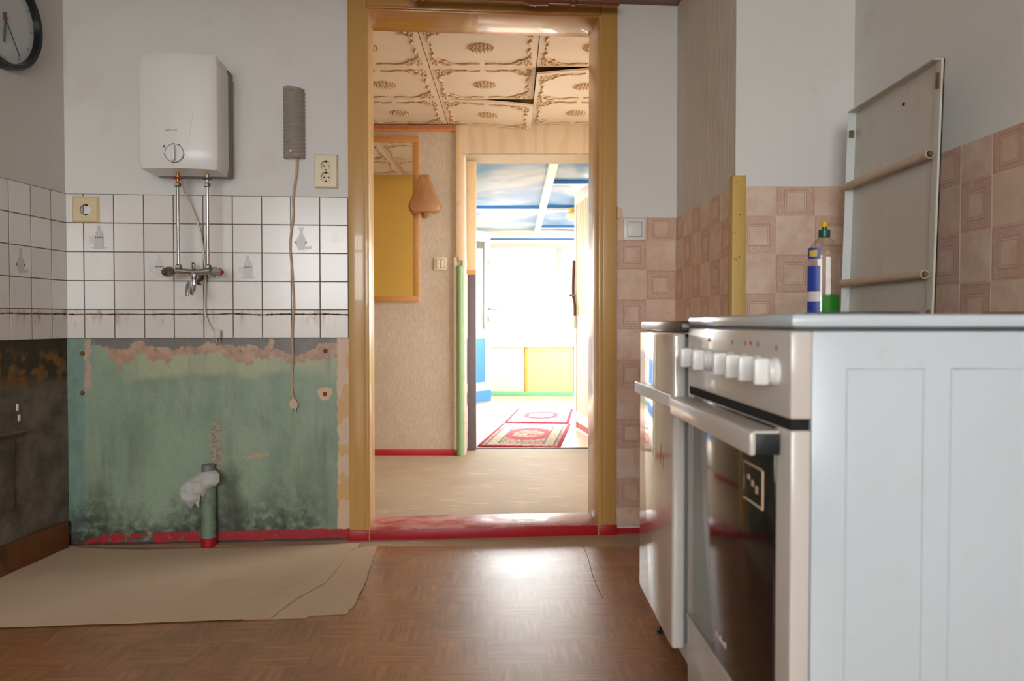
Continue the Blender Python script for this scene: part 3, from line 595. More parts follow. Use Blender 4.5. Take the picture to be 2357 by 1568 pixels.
sag = {(0, 0): (0.0, .036, 0.0, .038), (1, 1): (.036, .0, .012, 0.0)}    # near-left, near-right, far-left, far-right
for i in range(-3, 4):
    for j in range(0, 4):
        xa_, xb_ = XL + i * PXW, XL + (i + 1) * PXW; yb_ = HY - j * PYW; ya_ = yb_ - PYW
        if xb_ > HX1 - .01: xb_ = HX1 - .01
        if ya_ < 3.0: ya_ = 3.32
        s4 = sag.get((i, j), (0, 0, 0, 0)); bm = newbm(); N = 6; vt = []; cx_, cy_ = (xa_ + xb_) / 2, (ya_ + yb_) / 2
        dz = lambda u, v: -((s4[0] * (1 - u) ** 1.6 * (1 - v) + s4[1] * u ** 1.6 * (1 - v)) + (s4[2] * (1 - u) ** 1.6 * v + s4[3] * u ** 1.6 * v))
        for lay in (0, 1):
            vt.append([[bm.verts.new((xa_ - cx_ + .002 + (xb_ - xa_ - .004) * a / N, ya_ - cy_ + .002 + (yb_ - ya_ - .004) * b / N, dz(a / N, b / N) + lay * .010)) for a in range(N + 1)] for b in range(N + 1)])
        for lay in (0, 1):
            for b in range(N):
                for a in range(N): bm.faces.new((vt[lay][b][a], vt[lay][b][a + 1], vt[lay][b + 1][a + 1], vt[lay][b + 1][a]))
        ring = [(0, a) for a in range(N)] + [(b, N) for b in range(N)] + [(N, N - a) for a in range(N)] + [(N - b, 0) for b in range(N)]
        for k in range(len(ring)):
            p, q = ring[k], ring[(k + 1) % len(ring)]; bm.faces.new((vt[0][p[0]][p[1]], vt[0][q[0]][q[1]], vt[1][q[0]][q[1]], vt[1][p[0]][p[1]]))
        pn = obj('ceiling_panel', bm, 'ceil_tile', hc, loc=(cx_, cy_, HCEIL))
        if i > -3 and xb_ - xa_ > .5 and yb_ - ya_ > .5:
            om = orn
            if any(s4):
                om = orn.copy()
                for v in om.vertices: v.co.z += dz(min(1, max(0, v.co.x / PXW + .5)), min(1, max(0, v.co.y / PYW + .5)))
            obj('ornament', om, None, pn)
# trims round the veranda doorway
zU = ony(1055, 600, HY)[2]; zG = ony(1055, 612, HY)[2]; zJ = ony(1085, 632, HY + .2)[2]
t4 = empty('door_2', (0, HY, 0), kind='structure', label='patched veranda door frame in beige, sage green and dark boards')
B('casing', 'beige_wood', t4, OX0 - .045, OX0 - .004, -.022, 0, zU, HCEIL - .01, bev=.003)
B('casing', 'cream_trim', t4, OX0 - .058, OX0 - .04, -.02, 0, .04, zU + .02, bev=.002)
bm = newbm(); tube(bm, [(OX0 - .02, -.018, 0.003), (OX0 - .02, -.018, zG - .006), (OX0 - .02, -.018, zG)], .021, 14, True, [.021, .021, .015]); obj('round_post', bm, 'sage', t4)
B('edge_strip', 'cream_trim', t4, OX0 - .004, OX0 + .012, -.01, .2, .003, OZ - .007, bev=.002)
B('stop_board', 'beige_wood', t4, OX0 + .012, OX0 + .072, .2, WT - .01, zJ, OZ - .007, bev=.003)
B('stop_board', 'dark_jamb', t4, OX0 + .014, OX0 + .070, .2, WT - .01, .003, zJ - .002, bev=.003)
B('stop_board_end', 'frame_wood', t4, OX0 + .012, OX0 + .073, .196, .2, zJ - .002, zJ + .03)
B('latch_plate', 'steel_small', t4, OX0 - .034, OX0 - .026, -.024, -.02, zU - .04, zU + .02)
B('sill_strip', 'dark_jamb', t4, OX0 + .012, OX1, WT - .03, WT, 0.002, .006)
# mirror
(xm0, zm1), (xm1, zm0) = FH.pix(800, 315), FH.pix(965, 695)
mr = thing('wall_mirror', 'tall mirror in a flat orange-brown wooden frame on the hall wall', 'mirror', (0, HY, 0))
fw = .038; dfr = .018
bm = newbm(); box(bm, xm0 + fw * .5, xm1 - fw * .5, -.010, -.002, zm0 + fw * .5, zm1 - fw * .5); obj('mirror_glass', bm, 'mirror', mr, smooth=False)
for b_ in ((xm0, xm1, zm0, zm0 + fw), (xm0, xm1, zm1 - fw, zm1), (xm0, xm0 + fw, zm0 + fw, zm1 - fw), (xm1 - fw, xm1, zm0 + fw, zm1 - fw)): B('frame_rail', 'frame_wood', mr, b_[0], b_[1], -dfr, 0, b_[2], b_[3], bev=.002)
# sconce
c0 = ony(976, 402, HY - .07); c1 = ony(976, 490, HY - .07); wl = ony(938, 470, HY - .07)[0]; wr = ony(1013, 470, HY - .07)[0]
sconce = thing('wall_sconce', 'amber trapezoid wall lamp shade with brass knob beside the mirror', 'wall lamp', (c0.x, HY, c1.z))
h = c0.z - c1.z; hw = (wr - wl) / 2
def shade_poly(k, dz=0): return [(-hw * .25 * k, h + dz), (hw * .25 * k, h + dz), (hw * .62 * k, h * .58), (hw * .98 * k, h * .2), (hw * .92 * k, h * .06), (hw * .7 * k, 0 - dz), (-hw * .7 * k, 0 - dz), (-hw * .92 * k, h * .06), (-hw * .98 * k, h * .2), (-hw * .62 * k, h * .58)]
bm = newbm(); poly = shade_poly(1.0); A_ = [bm.verts.new((p[0], -.055, p[1])) for p in poly]; cen = bm.verts.new((0, -.082, h * .4)); B_ = [bm.verts.new((p[0] * .86, -.078, h * .42 + (p[1] - h * .42) * .9)) for p in poly]
for k in range(len(poly)): n2 = (k + 1) % len(poly); bm.faces.new((A_[k], A_[n2], B_[n2], B_[k])); bm.faces.new((B_[k], B_[n2], cen))
obj('lamp_shade', bm, 'amber', sconce, smooth=False)
bm = newbm(); tube(bm, [(p[0], -.055, p[1]) for p in poly + [poly[0]]], .003, 6, False); obj('shade_rim', bm, 'brass', sconce)
bm = newbm(); lathe(bm, [(0, .0), (.004, .016), (.02, .021), (.035, .014), (.04, .001)], (0, -.06, .004), (0, 0, -1), 14); obj('knob', bm, 'brass', sconce)
bm = newbm(); lathe(bm, [(0, .04), (.008, .04), (.012, .012), (.052, .012), (.056, .02), (.066, .02)], (0, 0, h * .35), (0, -1, 0), 14); obj('lamp_base', bm, 'brass', sconce)
bm = newbm(); tube(bm, bez([(-hw * .8, -.05, .012), (-hw * .75, -.045, -.005), (-hw * .6, -.03, -.012)], 5), .002, 6); obj('pull_wire', bm, 'dark_print', sconce)
# double light switch in the hall
def plate_switch(name, label, frame, px0, py0, px1, py1, rockers, parent_mat='cream_plastic'):
    (a, zt_), (b, zb_) = frame.pix(px0, py0), frame.pix(px1, py1); w_, h_ = b - a, zt_ - zb_
    t = thing(name, label, 'light switch', frame.w((a + b) / 2, 0, (zt_ + zb_) / 2), frame.a)
    B('plate', parent_mat, t, -w_ / 2, w_ / 2, -.008, 0, -h_ / 2, h_ / 2, bev=.003)
    iw = w_ * .64; n = rockers
    B('rocker_recess', 'dark_print', t, -iw / 2 - .001, iw / 2 + .001, -.0086, -.006, -h_ * .34, h_ * .34)
    for k in range(n): B('rocker', parent_mat, t, -iw / 2 + iw * k / n + .0008, -iw / 2 + iw * (k + 1) / n - .0008, -.0115, -.006, -h_ * .325, h_ * .325, bev=.0012)
    return t
plate_switch('light_switch', 'cream double rocker light switch on the beige hall wall', FH, 999, 593, 1028, 622, 2, 'cream_plastic')
plate_switch('light_switch', 'white single rocker light switch beside the ochre door frame', FB, 1435, 503, 1485, 554, 1, 'white_plastic')
a, z = FB.pix(1427, 492)
hk = thing('wall_hook', 'small beige wedge hook on the door frame edge', 'hook', FB.w(a, 0, z), FB.a)
bm = newbm(); prism(bm, [(-.014, .025), (.002, .02), (.008, -.004), (-.008, -.022), (-.014, -.018)], 'y', -.016, 0); obj('hook_body', bm, 'aged_plastic', hk)

# ------------------------------------------------------------------ veranda
VX0, VX1 = -0.78, 1.65; VC0, VC1 = 1.945, 1.885; V0 = HY + WT
B('floor_veranda', 'veranda_floor', None, VX0 - .1, VX1 + .1, V0 - .01, VY + .1, -.05, 0.0, smooth=False, label='pale sunlit veranda floor', **ST)
vz = lambda y: VC0 + (VC1 - VC0) * (y - V0) / (VY - V0)
bm = newbm(); prism(bm, [(V0 - .02, VC0 + .06), (VY + .1, VC1 + .06), (VY + .1, VC1 + .12), (V0 - .02, VC0 + .12)], 'x', VX0 - .1, VX1 + .1)
vc = obj('ceiling_veranda', bm, 'blue', smooth=False, label='sagging blue sheet ceiling of the veranda', **ST)
def sheet(x0, x1, y0, y1, sg):
    bm = newbm(); N = 8; g_ = [[bm.verts.new((x0 + (x1 - x0) * a / N, y0 + (y1 - y0) * b / N, vz(y0 + (y1 - y0) * b / N) + .02 - sg * math.sin(math.pi * a / N) * math.sin(math.pi * b / N))) for a in range(N + 1)] for b in range(N + 1)]
    for b in range(N):
        for a in range(N): bm.faces.new((g_[b][a], g_[b][a + 1], g_[b + 1][a + 1], g_[b + 1][a]))
    bmesh.ops.solidify(bm, geom=bm.faces[:], thickness=.006); obj('ceiling_sheet', bm, 'blue_sheet', vc)
XB = 0.285; Yc = [V0, 7.45, VY]; Yr = [V0, 6.2, 7.45, 8.75, VY]
for a, b in zip(Yc, Yc[1:]): sheet(VX0, XB, a, b, .045)
for a, b in zip(Yr, Yr[1:]): sheet(XB, VX1, a, b, .035)
def batten(x0, x1, y0, y1, mat='veranda_white', t=.022, nm='batten'):
    bm = newbm(); prism(bm, [(y0, vz(y0) - t), (y1, vz(y1) - t), (y1, vz(y1) + .03), (y0, vz(y0) + .03)], 'x', x0, x1); obj(nm, bm, mat, vc, smooth=False)
batten(XB - .03, XB + .03, V0, VY)
batten(VX0, XB - .03, 7.43, 7.49); batten(XB + .03, VX1, 7.43, 7.48)
batten(VX0, XB - .03, 7.408, 7.428, 'blue', .008, 'blue_seam')
for yy in (6.2, 7.40, 8.75): batten(XB + .03, VX1, yy - .022, yy - .002, 'blue', .008, 'blue_seam'); 
for yy in (6.2, 8.75): batten(XB + .03, VX1, yy, yy + .022, 'veranda_white', .012)
# far veranda wall
zs_ = FV.pix(1200, 795)[1]; zw1 = FV.pix(1200, 560)[1]
bm = newbm(); box(bm, VX0, VX1, VY, VY + .12, 0, zs_); wv_ = obj('wall_veranda_far', bm, 'pinkish', smooth=False, label='low veranda wall of pale, yellow and green boards under the windows', **ST)
bm = newbm(); box(bm, VX0, VX1, VY - .03, VY + .12, zw1, VC1 + .06, bev=.004); tb = obj('trim_4', bm, 'veranda_white', label='white beam with a blue line above the veranda windows', **ST)
B('blue_line', 'blue', tb, VX0, VX1, VY - .034, VY - .029, zw1 + .035, zw1 + .052)
ax_ = lambda p: FV.pix(p, 850)[0]
for nm, a, b, mt, t in (('board', VX0 + .01, ax_(1207), 'pinkish', .012), ('board', ax_(1214), ax_(1318), 'yellow_board', .012), ('board', ax_(1318), VX1 - .01, 'green_board', .012), ('board_edge', ax_(1208), ax_(1214), 'yellow_edge', .02)):
    B(nm, mt, wv_, a, b, VY - t, VY, .05, zs_ - .02, bev=.002)
B('baseboard_veranda', 'green_strip', None, VX0 + .01, VX1 - .01, VY - .03, VY, 0, .05, bev=.003, label='pale green skirting strip below the veranda windows', **ST)
B('trim_5', 'veranda_white', None, VX0, VX1, VY - .06, VY + .1, zs_ - .02, zs_ + .012, bev=.004, label='white veranda window sill', **ST)
window('window_2', VX0 + .01, VX1 - .01, zs_ + .012, zw1, [FV.pix(1287, 700)[0]], (0, VY + .02, 0), 0, 'wide white framed veranda window', d=.07, fr=.055)
bm = newbm(); DY0, DY1 = 7.02, 7.86
box(bm, VX0 - .1, VX0, V0, DY0, 0, 2.0); box(bm, VX0 - .1, VX0, DY1, VY + .1, 0, 2.0); box(bm, VX0 - .1, VX0, DY0, DY1, 1.83, 2.0)
obj('wall_veranda_left', bm, 'veranda_cream', smooth=False, label='cream veranda wall with the outer door', **ST)
bm = newbm(); box(bm, VX1, VX1 + .1, V0, VY + .1, 0, zs_); box(bm, VX1, VX1 + .1, V0, VY + .1, zw1, 2.0); box(bm, VX1, VX1 + .1, V0, 5.65, zs_, zw1); box(bm, VX1, VX1 + .1, 8.95, VY + .1, zs_, zw1)
obj('wall_veranda_right', bm, 'veranda_cream', smooth=False, label='cream veranda wall with a side window', **ST)
window('window_3', -8.95, -5.65, zs_, zw1, [-7.85, -6.75], (VX1 + .02, 0, 0), -HP, 'side window of the veranda', d=.06)
# open blue and white outer door
fe = ony(1130, 900, 8.47); fe2 = ony(1096, 900, 8.27); dv = Vector((fe2.x - fe.x, fe2.y - fe.y, 0)).normalized(); LW = 0.80
hinge = Vector((fe.x, fe.y, 0)) + dv * LW
ad = math.atan2(-dv.y, -dv.x)
dl = empty('door_3', hinge, ad, kind='structure', label='open glazed veranda door with blue lower panel')
DT, DH = .04, 1.80
for b_ in ((0, .09, .012, DH), (LW - .09, LW, .012, DH)): B('stile', 'pale_blue', dl, b_[0], b_[1], 0, DT, b_[2], b_[3], bev=.004)
for z_a, z_b in ((DH - .10, DH), (.68, .78), (.13, .22)): B('rail', 'pale_blue', dl, .09, LW - .09, 0, DT, z_a, z_b, bev=.004)
B('kick_board', 'blue', dl, .002, LW - .002, -.006, DT + .002, .012, .13, bev=.003)
B('panel', 'blue', dl, .09, LW - .09, .012, DT - .012, .22, .68); B('pane', 'pane', dl, .09, LW - .09, .018, .022, .78, DH - .10, smooth=False)
bm = newbm(); tube(bm, [(.1, -.02, .21), (LW - .01, -.02, .21)], .006, 8); obj('door_bar', bm, 'cream_trim', dl)
B('handle_plate', 'chrome_dull', dl, LW - .06, LW - .03, -.006, 0, .86, 1.09, bev=.002)
bm = newbm(); tube(bm, [(LW - .045, 0, .99), (LW - .045, -.045, .99), (LW - .02, -.05, .985), (LW + .04, -.05, .985)], .008, 8); obj('handle', bm, 'chrome_dull', dl)
B('paper_tag', 'yellow_edge', dl, LW - .06, LW - .005, -.003, 0, 1.47, 1.50)
# slatted inner veranda door, swung open
hx, hy = 0.655, 5.43; fx, fy = ony(1334, 900, 6.32).x, 6.32
a2 = math.atan2(fy - hy, fx - hx); LW2 = math.hypot(fx - hx, fy - hy)
d4 = empty('door_4', (hx, hy, 0), a2, kind='structure', label='open white slatted door swung back into the veranda')
DH2 = 1.86
B('door_core', 'veranda_white', d4, 0, LW2, 0.0, .03, .02, DH2, bev=.003)
for b_ in ((0, .07, .02, DH2), (LW2 - .07, LW2, .02, DH2)): B('stile', 'veranda_white', d4, b_[0], b_[1], .03, .045, b_[2], b_[3], bev=.003)
for z_a, z_b in ((DH2 - .09, DH2), (.80, .90), (.07, .15)): B('rail', 'veranda_white', d4, .07, LW2 - .07, .03, .045, z_a, z_b, bev=.003)
ns = 12
for z_a, z_b in ((.15, .80), (.90, DH2 - .09)):
    for k in range(ns):
        a = .07 + (LW2 - .14) * k / ns; B('slat', 'veranda_cream', d4, a + .004, a + (LW2 - .14) / ns - .004, .03, .04, z_a, z_b, bev=.002)
B('bottom_strip', 'red_paint', d4, 0, LW2, .028, .034, .02, .07)
B('lock_box', 'veranda_white', d4, LW2 - .11, LW2 - .005, .045, .07, .80, .90, bev=.004)
bm = newbm(); tube(bm, [(LW2 - .05, .045, 1.06), (LW2 - .05, .09, 1.06), (LW2 - .03, .10, 1.06), (LW2 + .04, .10, 1.06)], .009, 8); obj('handle', bm, 'chrome_dull', d4)
bm = newbm(); tube(bm, bez([(LW2 - .03, .055, 1.34), (LW2 - .03, .06, 1.15), (LW2 - .04, .06, 1.05), (LW2 - .09, .06, .98), (LW2 - .1, .06, .90)], 5), .013, 8); obj('strap', bm, 'brown_strap', d4)
# ceiling lamp
ly = 7.3; lp = ony(1321, 500, ly)
lm = thing('ceiling_lamp', 'round cream glass ceiling lamp with gold collar under the blue ceiling', 'lamp', (lp.x, ly, vz(ly) - .023))
bm = newbm(); lathe(bm, [(0, .05), (.035, .05), (.04, .045)], (0, 0, 0.001), (0, 0, -1), 20); obj('collar', bm, 'lamp_yellow', lm)
bm = newbm(); lathe(bm, [(0, .045), (.01, .066), (.03, .074), (.055, .066), (.072, .04), (.076, .002)], (0, 0, -.036), (0, 0, -1), 20); obj('lamp_glass', bm, 'lamp_glass', lm)
# two runners
def rug(name, label, q, z):
    w = [onz(*p, z) for p in q]; c = sum(w, Vector()) / 4; ln = (w[2] + w[3] - w[0] - w[1]).xy.length / 2; wd = ((w[1] - w[0]).xy.length + (w[2] - w[3]).xy.length) / 2
    d = (w[2] + w[3] - w[0] - w[1]); ang = math.atan2(d.y, d.x) - HP
    bm = newbm(); N = 14
    for lay, zz in ((0, 0.0), (1, .007)):
        pass
    box(bm, -.285, .285, -.60, .60, 0, .007, bev=.002)
    o = obj(name, bm, 'rug', loc=(c.x, c.y, z), rotz=ang); o.scale = (wd / .57, ln / 1.2, 1); o['label'] = label; o['category'] = 'rug'; return o
rug('rug', 'patterned pink and cream rug just beyond the veranda door sill', [(1098, 1028), (1290, 1031), (1313, 978), (1158, 976)], .002)
rug('rug', 'pale patterned rug lying deeper in the veranda under the first rug edge', [(1161, 973), (1310, 976), (1318, 943), (1192, 942)], .0005)
# outside
B('ground_outside', 'ground', None, -30, 30, -20, 40, -.4, -.3, smooth=False, label='pale paved ground outside', **ST)
B('wall_outside', 'brick', None, -6, 1.2, 15, 15.2, -.3, 1.15, smooth=False, label='low brick garden wall beyond the veranda windows', **ST)

# ------------------------------------------------------------------ things on the back wall
# water heater
xh0, zh0 = FB.pix(320, 388, -.21); xh1, zh1 = FB.pix(500, 128, -.21)
w_, h_ = xh1 - xh0, zh1 - zh0; hcx = (xh0 + xh1) / 2
he = thing('water_heater', 'white wall-hung electric water heater with control dial over the tiles', 'water heater', FB.w(hcx, 0, zh0), FB.a)
def heater_shell(w, d0, d1, bulge, h, rv):
    bm = newbm(); NZ = 12; NX = 16; rings = []
    for k in range(NZ + 1):
        v = k / NZ; z = h * v
        sh = rv * (1 - math.sqrt(max(0, 1 - max(0, (abs(v - .5) * 2 * h / 2 - (h / 2 - rv)) / rv) ** 2))) if rv else 0
        ring = [(-w / 2 + sh * .4, d0)]
        r = .012
        prof = [(-w / 2 + sh * .4, d1 + r)] + [(-w / 2 + sh * .4 + r * (1 - math.cos(t)), d1 + r - r * math.sin(t) + sh) for t in (.4, .8, 1.2)]
        mid = []
        for a in range(1, NX):
            u = -1 + 2 * a / NX; xx = u * (w / 2 - r - sh * .4); mid.append((xx, d1 + sh - bulge * (1 - u * u)))
        ring += prof + mid + [(-p[0], p[1]) for p in prof[::-1]] + [(w / 2 - sh * .4, d0)]
        rings.append([bm.verts.new((x_, y_, z)) for x_, y_ in ring])
    n = len(rings[0])
    for a, b in zip(rings, rings[1:]):
        for k in range(n - 1): bm.faces.new((a[k], a[k + 1], b[k + 1], b[k]))
        bm.faces.new((a[n - 1], a[0], b[0], b[n - 1]))
    bm.faces.new(rings[0]); bm.faces.new(rings[-1][::-1]); return bm
obj('front_cover', heater_shell(w_, -.07, -.222, .018, h_, .012), 'white_plastic', he)
B('back_shell', 'grey_plastic', he, -w_ / 2 + .002, w_ / 2 + .001, -.072, -.003, .003, h_ - .006, bev=.005)
B('wall_foam', 'foam', he, -w_ / 2 + .01, w_ / 2 + .005, -.006, -.0015, .006, h_ - .03, bev=.002)
bul = lambda x: -.222 - .018 * (1 - (x / (w_ / 2 - .012)) ** 2)
dxp, dzp = FB.pix(404, 354, -.228); dx_, dz_ = dxp - hcx, dzp - zh0
bm = newbm(); lathe(bm, [(0, .032), (.003, .032), (.004, .0295), (.0045, .0295)], (dx_, bul(dx_) + .002, dz_), (0, -1, 0), 32); dial = obj('dial', bm, 'white_plastic', he)
bm = newbm(); box(bm, dx_ - .007, dx_ + .007, bul(dx_) - .016, bul(dx_) - .001, dz_ - .027, dz_ + .027, bev=.004); obj('dial_grip', bm, 'white_plastic', dial)
bm = newbm(); tube(bm, [(dx_ + .032 * math.cos(t), bul(dx_) - .0018, dz_ + .032 * math.sin(t)) for t in [k * 2 * math.pi / 32 for k in range(33)]], .0009, 5, False); obj('dial_ring', bm, 'dark_print', dial)
bm = newbm(); box(bm, dx_ + .004, dx_ + .0055, bul(dx_) - .0165, bul(dx_) - .0145, dz_ - .025, dz_ + .025); obj('dial_mark', bm, 'dark_print', dial)
for t in (100, 60, 190, -10, -30, 260): 
    t = math.radians(t); bm = newbm(); lathe(bm, [(0, .0018), (.0008, .0018)], (dx_ + .034 * math.cos(t), bul(dx_) - .0005, dz_ + .034 * math.sin(t)), (0, -1, 0), 8); obj('scale_dot', bm, 'dark_print', he)
ixp, izp = FB.pix(380, 338, -.228); bm = newbm(); lathe(bm, [(0, .004), (.002, .004), (.0035, .002)], (ixp - hcx, bul(ixp - hcx) + .001, izp - zh0), (0, -1, 0), 12); obj('indicator_lamp', bm, 'red_plastic', he)
def text_mesh(s, size, mat, name='lettering'):
    cu = bpy.data.curves.new(name, 'FONT'); cu.body = s; cu.size = size; cu.align_x = 'CENTER'; cu.align_y = 'CENTER'; cu.extrude = .0002
    t = bpy.data.objects.new(name, cu); COL.objects.link(t); dg = bpy.context.evaluated_depsgraph_get(); me = bpy.data.meshes.new_from_object(t.evaluated_get(dg)); bpy.data.objects.remove(t)
    me.materials.clear(); me.materials.append(M[mat]); me.transform(Matrix.Rotation(HP, 4, 'X')); return me
lx, lz = FB.pix(397, 302, -.228); tx = obj('lettering', text_mesh('HEYCLASS', .0085, 'dark_print'), None, he, loc=(lx - hcx, bul(lx - hcx) - .0006, lz - zh0))
# moulded lines of the cover
for pts in ([(352, 262), (358, 300), (372, 340), (384, 362)], [(446, 262), (440, 300), (434, 330), (430, 345)], [(436, 332), (455, 340), (476, 350)]):
    lp_ = []
    for p in pts: a, b = FB.pix(p[0], p[1], -.228); lp_.append((a - hcx, bul(a - hcx) + .0002, b - zh0))
    bm = newbm(); tube(bm, bez(lp_, 5), .0011, 6); obj('moulded_line', bm, 'white_plastic', he)
# pipes and mixer
PYL = -.13
pxL, pz0 = FB.pix(409, 402, PYL); pxR, _ = FB.pix(477, 402, PYL); zM = FB.pix(440, 624, PYL)[1]
for xx, mt, nm in ((pxL, 'red_plastic', 'red'), (pxR, 'blue_plastic', 'blue')):
    bm = newbm(); lathe(bm, [(0, .007), (.03, .007)], (xx - hcx, PYL, -.03), (0, 0, 1), 12); obj('connector', bm, 'brass', he)
    bm = newbm(); lathe(bm, [(0, .016), (.004, .018), (.006, .016)], (xx - hcx, PYL, -.022), (0, 0, 1), 20); obj(nm + '_ring', bm, mt, he)
mixt = thing('mixer_tap', 'chrome wall mixer tap with swivel spout and pipes hung under the water heater', 'tap', FB.w(pxL, 0, zM), FB.a)
sp = pxR - pxL; top = zh0 - .028 - zM
for xx in (0, sp):
    bm = newbm(); tube(bm, [(xx, PYL, .012), (xx, PYL, top - .012)], .0062, 12); obj('riser_pipe', bm, 'chrome', mixt)
    for z_ in (top - .012, .018): bm = newbm(); lathe(bm, [(0, .009), (.003, .012), (.012, .012), (.016, .008)], (xx, PYL, z_ - .01), (0, 0, 1), 6); obj('pipe_nut', bm, 'chrome_dull', mixt)
xlh = FB.pix(372, 626, PYL)[0] - pxL; xrh = FB.pix(513, 626, PYL)[0] - pxL
bm = newbm(); tube(bm, bez([(xlh + .05, PYL, -.002), (0, PYL, 0), (sp * .5, PYL, -.004), (sp, PYL, 0), (xrh - .045, PYL, 0)], 6), .0115, 14); obj('tap_body', bm, 'chrome', mixt)
for x0_, d in ((xlh + .05, -1), (xrh - .05, 1)):
    bm = newbm(); lathe(bm, [(0, .008), (.008, .013), (.014, .018), (.03, .019), (.042, .016), (.05, .008)], (x0_, PYL, -.001), (d, 0, -.08), 8); obj('tap_handle', bm, 'crystal' if d > 0 else 'chrome_dull', mixt)
bm = newbm(); lathe(bm, [(0, .007), (.003, .006)], (xrh - .001, PYL - .006, -.004), (.7, -.7, 0), 12); obj('red_cap', bm, 'red_plastic', mixt)
xs_, _ = FB.pix(447, 650, PYL); xs_ -= pxL
bm = newbm(); lathe(bm, [(0, .008), (.010, .013), (.024, .014), (.034, .010)], (xs_, PYL, .002), (0, 0, -1), 14); obj('spout_collar', bm, 'chrome', mixt)
bm = newbm(); tube(bm, bez([(xs_, PYL, -.03), (xs_, PYL, -.055), (xs_ + .0, PYL - .01, -.075), (xs_ + .0, PYL - .03, -.082), (xs_ + .001, PYL - .05, -.062), (xs_ + .004, PYL - .075, -.05), (xs_ + .006, PYL - .095, -.065), (xs_ + .007, PYL - .10, -.095)], 6), .0075, 12); obj('spout', bm, 'chrome', mixt)
bm = newbm(); tube(bm, [(xs_ , PYL, .008), (xs_, PYL, .026)], .006, 10); obj('diverter', bm, 'chrome', mixt)
xe_, ze_ = FB.pix(458, 640, -.03); xe_ -= pxL; ze_ -= zM
bm = newbm(); lathe(bm, [(0, .028), (.006, .027), (.012, .014), (.10, .011), (.128, .012)], (xe_, -.008, ze_ ), (0, -1, .12), 16); obj('wall_flange', bm, 'chrome_dull', mixt)
bm = newbm(); tube(bm, [(xe_ - .012, -.06, ze_ + .01), (xe_ - .012, -.06, ze_ + .055)], .005, 8); obj('check_valve', bm, 'black', mixt)
# heater supply lead with plug, part of the heater
ww = []
for (px, py), yy in zip([(416, 408), (425, 440), (446, 490), (460, 530), (468, 580), (473, 640), (471, 710), (480, 745), (496, 768)], [-.07, -.05, -.034, -.026, -.026, -.032, -.024, -.022, -.022]):
    a, b = FB.pix(px, py, yy); ww.append((a - hcx, yy, b - zh0))
bm = newbm(); tube(bm, bez(ww, 7), .0038, 8); ld = obj('supply_lead', bm, 'cable_white', he)
qx, qz = ww[-1][0], ww[-1][2]
bm = newbm(); box(bm, qx - .004, qx + .022, -.036, -.013, qz - .018, qz + .014, bev=.006); obj('plug', bm, 'cable_white', ld)
for q in (.004, .016): bm = newbm(); tube(bm, [(qx + q, -.024, qz - .018), (qx + q, -.024, qz - .034)], .0022, 6); obj('plug_pin', bm, 'chrome_dull', ld)
# ribbed glass wall lamp with lead
(rx0, rz1), (rx1, rz0) = FB.pix(650, 197, -.03), FB.pix(700, 364, -.03)
rl = thing('wall_lamp', 'ribbed smoked glass half-tube wall lamp with a hanging lead', 'wall lamp', FB.w((rx0 + rx1) / 2, 0, rz0), FB.a)
R_ = (rx1 - rx0) / 2; H_ = rz1 - rz0
bm = newbm(); NZ = 110; NA = 14; g_ = []
for k in range(NZ + 1):
    z_ = H_ * k / NZ; row = []
    for a in range(NA + 1):
        t = math.pi * a / NA; rr = R_ * (1 + .055 * math.sin((z_ + .012 * math.cos(t)) * 2 * math.pi / (H_ / 19)))
        zz = z_ + (0 if 0 < k < NZ else 0) - (.012 * (1 + math.cos(math.pi - t)) / 2 if k > NZ * .93 else 0)
        row.append(bm.verts.new((-rr * math.cos(t), -.012 - rr * 1.0 * math.sin(t), zz)))
    g_.append(row)
for a, b in zip(g_, g_[1:]):
    for k in range(NA): bm.faces.new((a[k], a[k + 1], b[k + 1], b[k]))
bmesh.ops.solidify(bm, geom=bm.faces[:], thickness=.002)
obj('glass_shade', bm, 'ribbed', rl)
B('back_plate', 'label_white', rl, -R_ * .8, R_ * .8, -.012, 0, .004, H_ - .012, bev=.003)
for z_ in (.022, H_ - .022): bm = newbm(); lathe(bm, [(0, .006), (.004, .005)], (-.006, -.012 - R_ * 1.02, z_), (0, -1, 0), 10); obj('cap_screw', bm, 'chrome_dull', rl)
bm = newbm(); tube(bm, [(0, -.02, .03), (0, -.02, H_ - .03)], .011, 10); obj('tube_bulb', bm, 'label_white', rl)
cab = []
for (px, py), yy in zip([(683, 362), (682, 400), (675, 450), (675, 500), (668, 560), (672, 620), (676, 700), (673, 760), (674, 830), (671, 880), (676, 925)], [-.02, -.015, -.012, -.012, -.012, -.012, -.014, -.014, -.008, -.008, -.010]):
    a, b = FB.pix(px, py, yy); cab.append((a - (rx0 + rx1) / 2, yy, b - rz0))
bm = newbm(); tube(bm, bez(cab, 7), .0042, 8); obj('flex', bm, 'cable_beige', rl)
pe = cab[-1]; bm = newbm(); prism(bm, [(pe[0] - .008, pe[2] + .012), (pe[0] + .008, pe[2] + .012), (pe[0] + .019, pe[2] - .012), (pe[0] + .012, pe[2] - .026), (pe[0] - .012, pe[2] - .024), (pe[0] - .017, pe[2] - .008)], 'y', -.022, -.003); bmesh.ops.bevel(bm, geom=bm.edges[:], offset=.003, segments=2, affect='EDGES'); pg = obj('plug', bm, 'cable_beige', rl)
for q in (-.006, .008): bm = newbm(); tube(bm, [(pe[0] + q, -.012, pe[2] - .024), (pe[0] + q, -.012, pe[2] - .04)], .0022, 6); obj('plug_pin', bm, 'chrome_dull', pg)
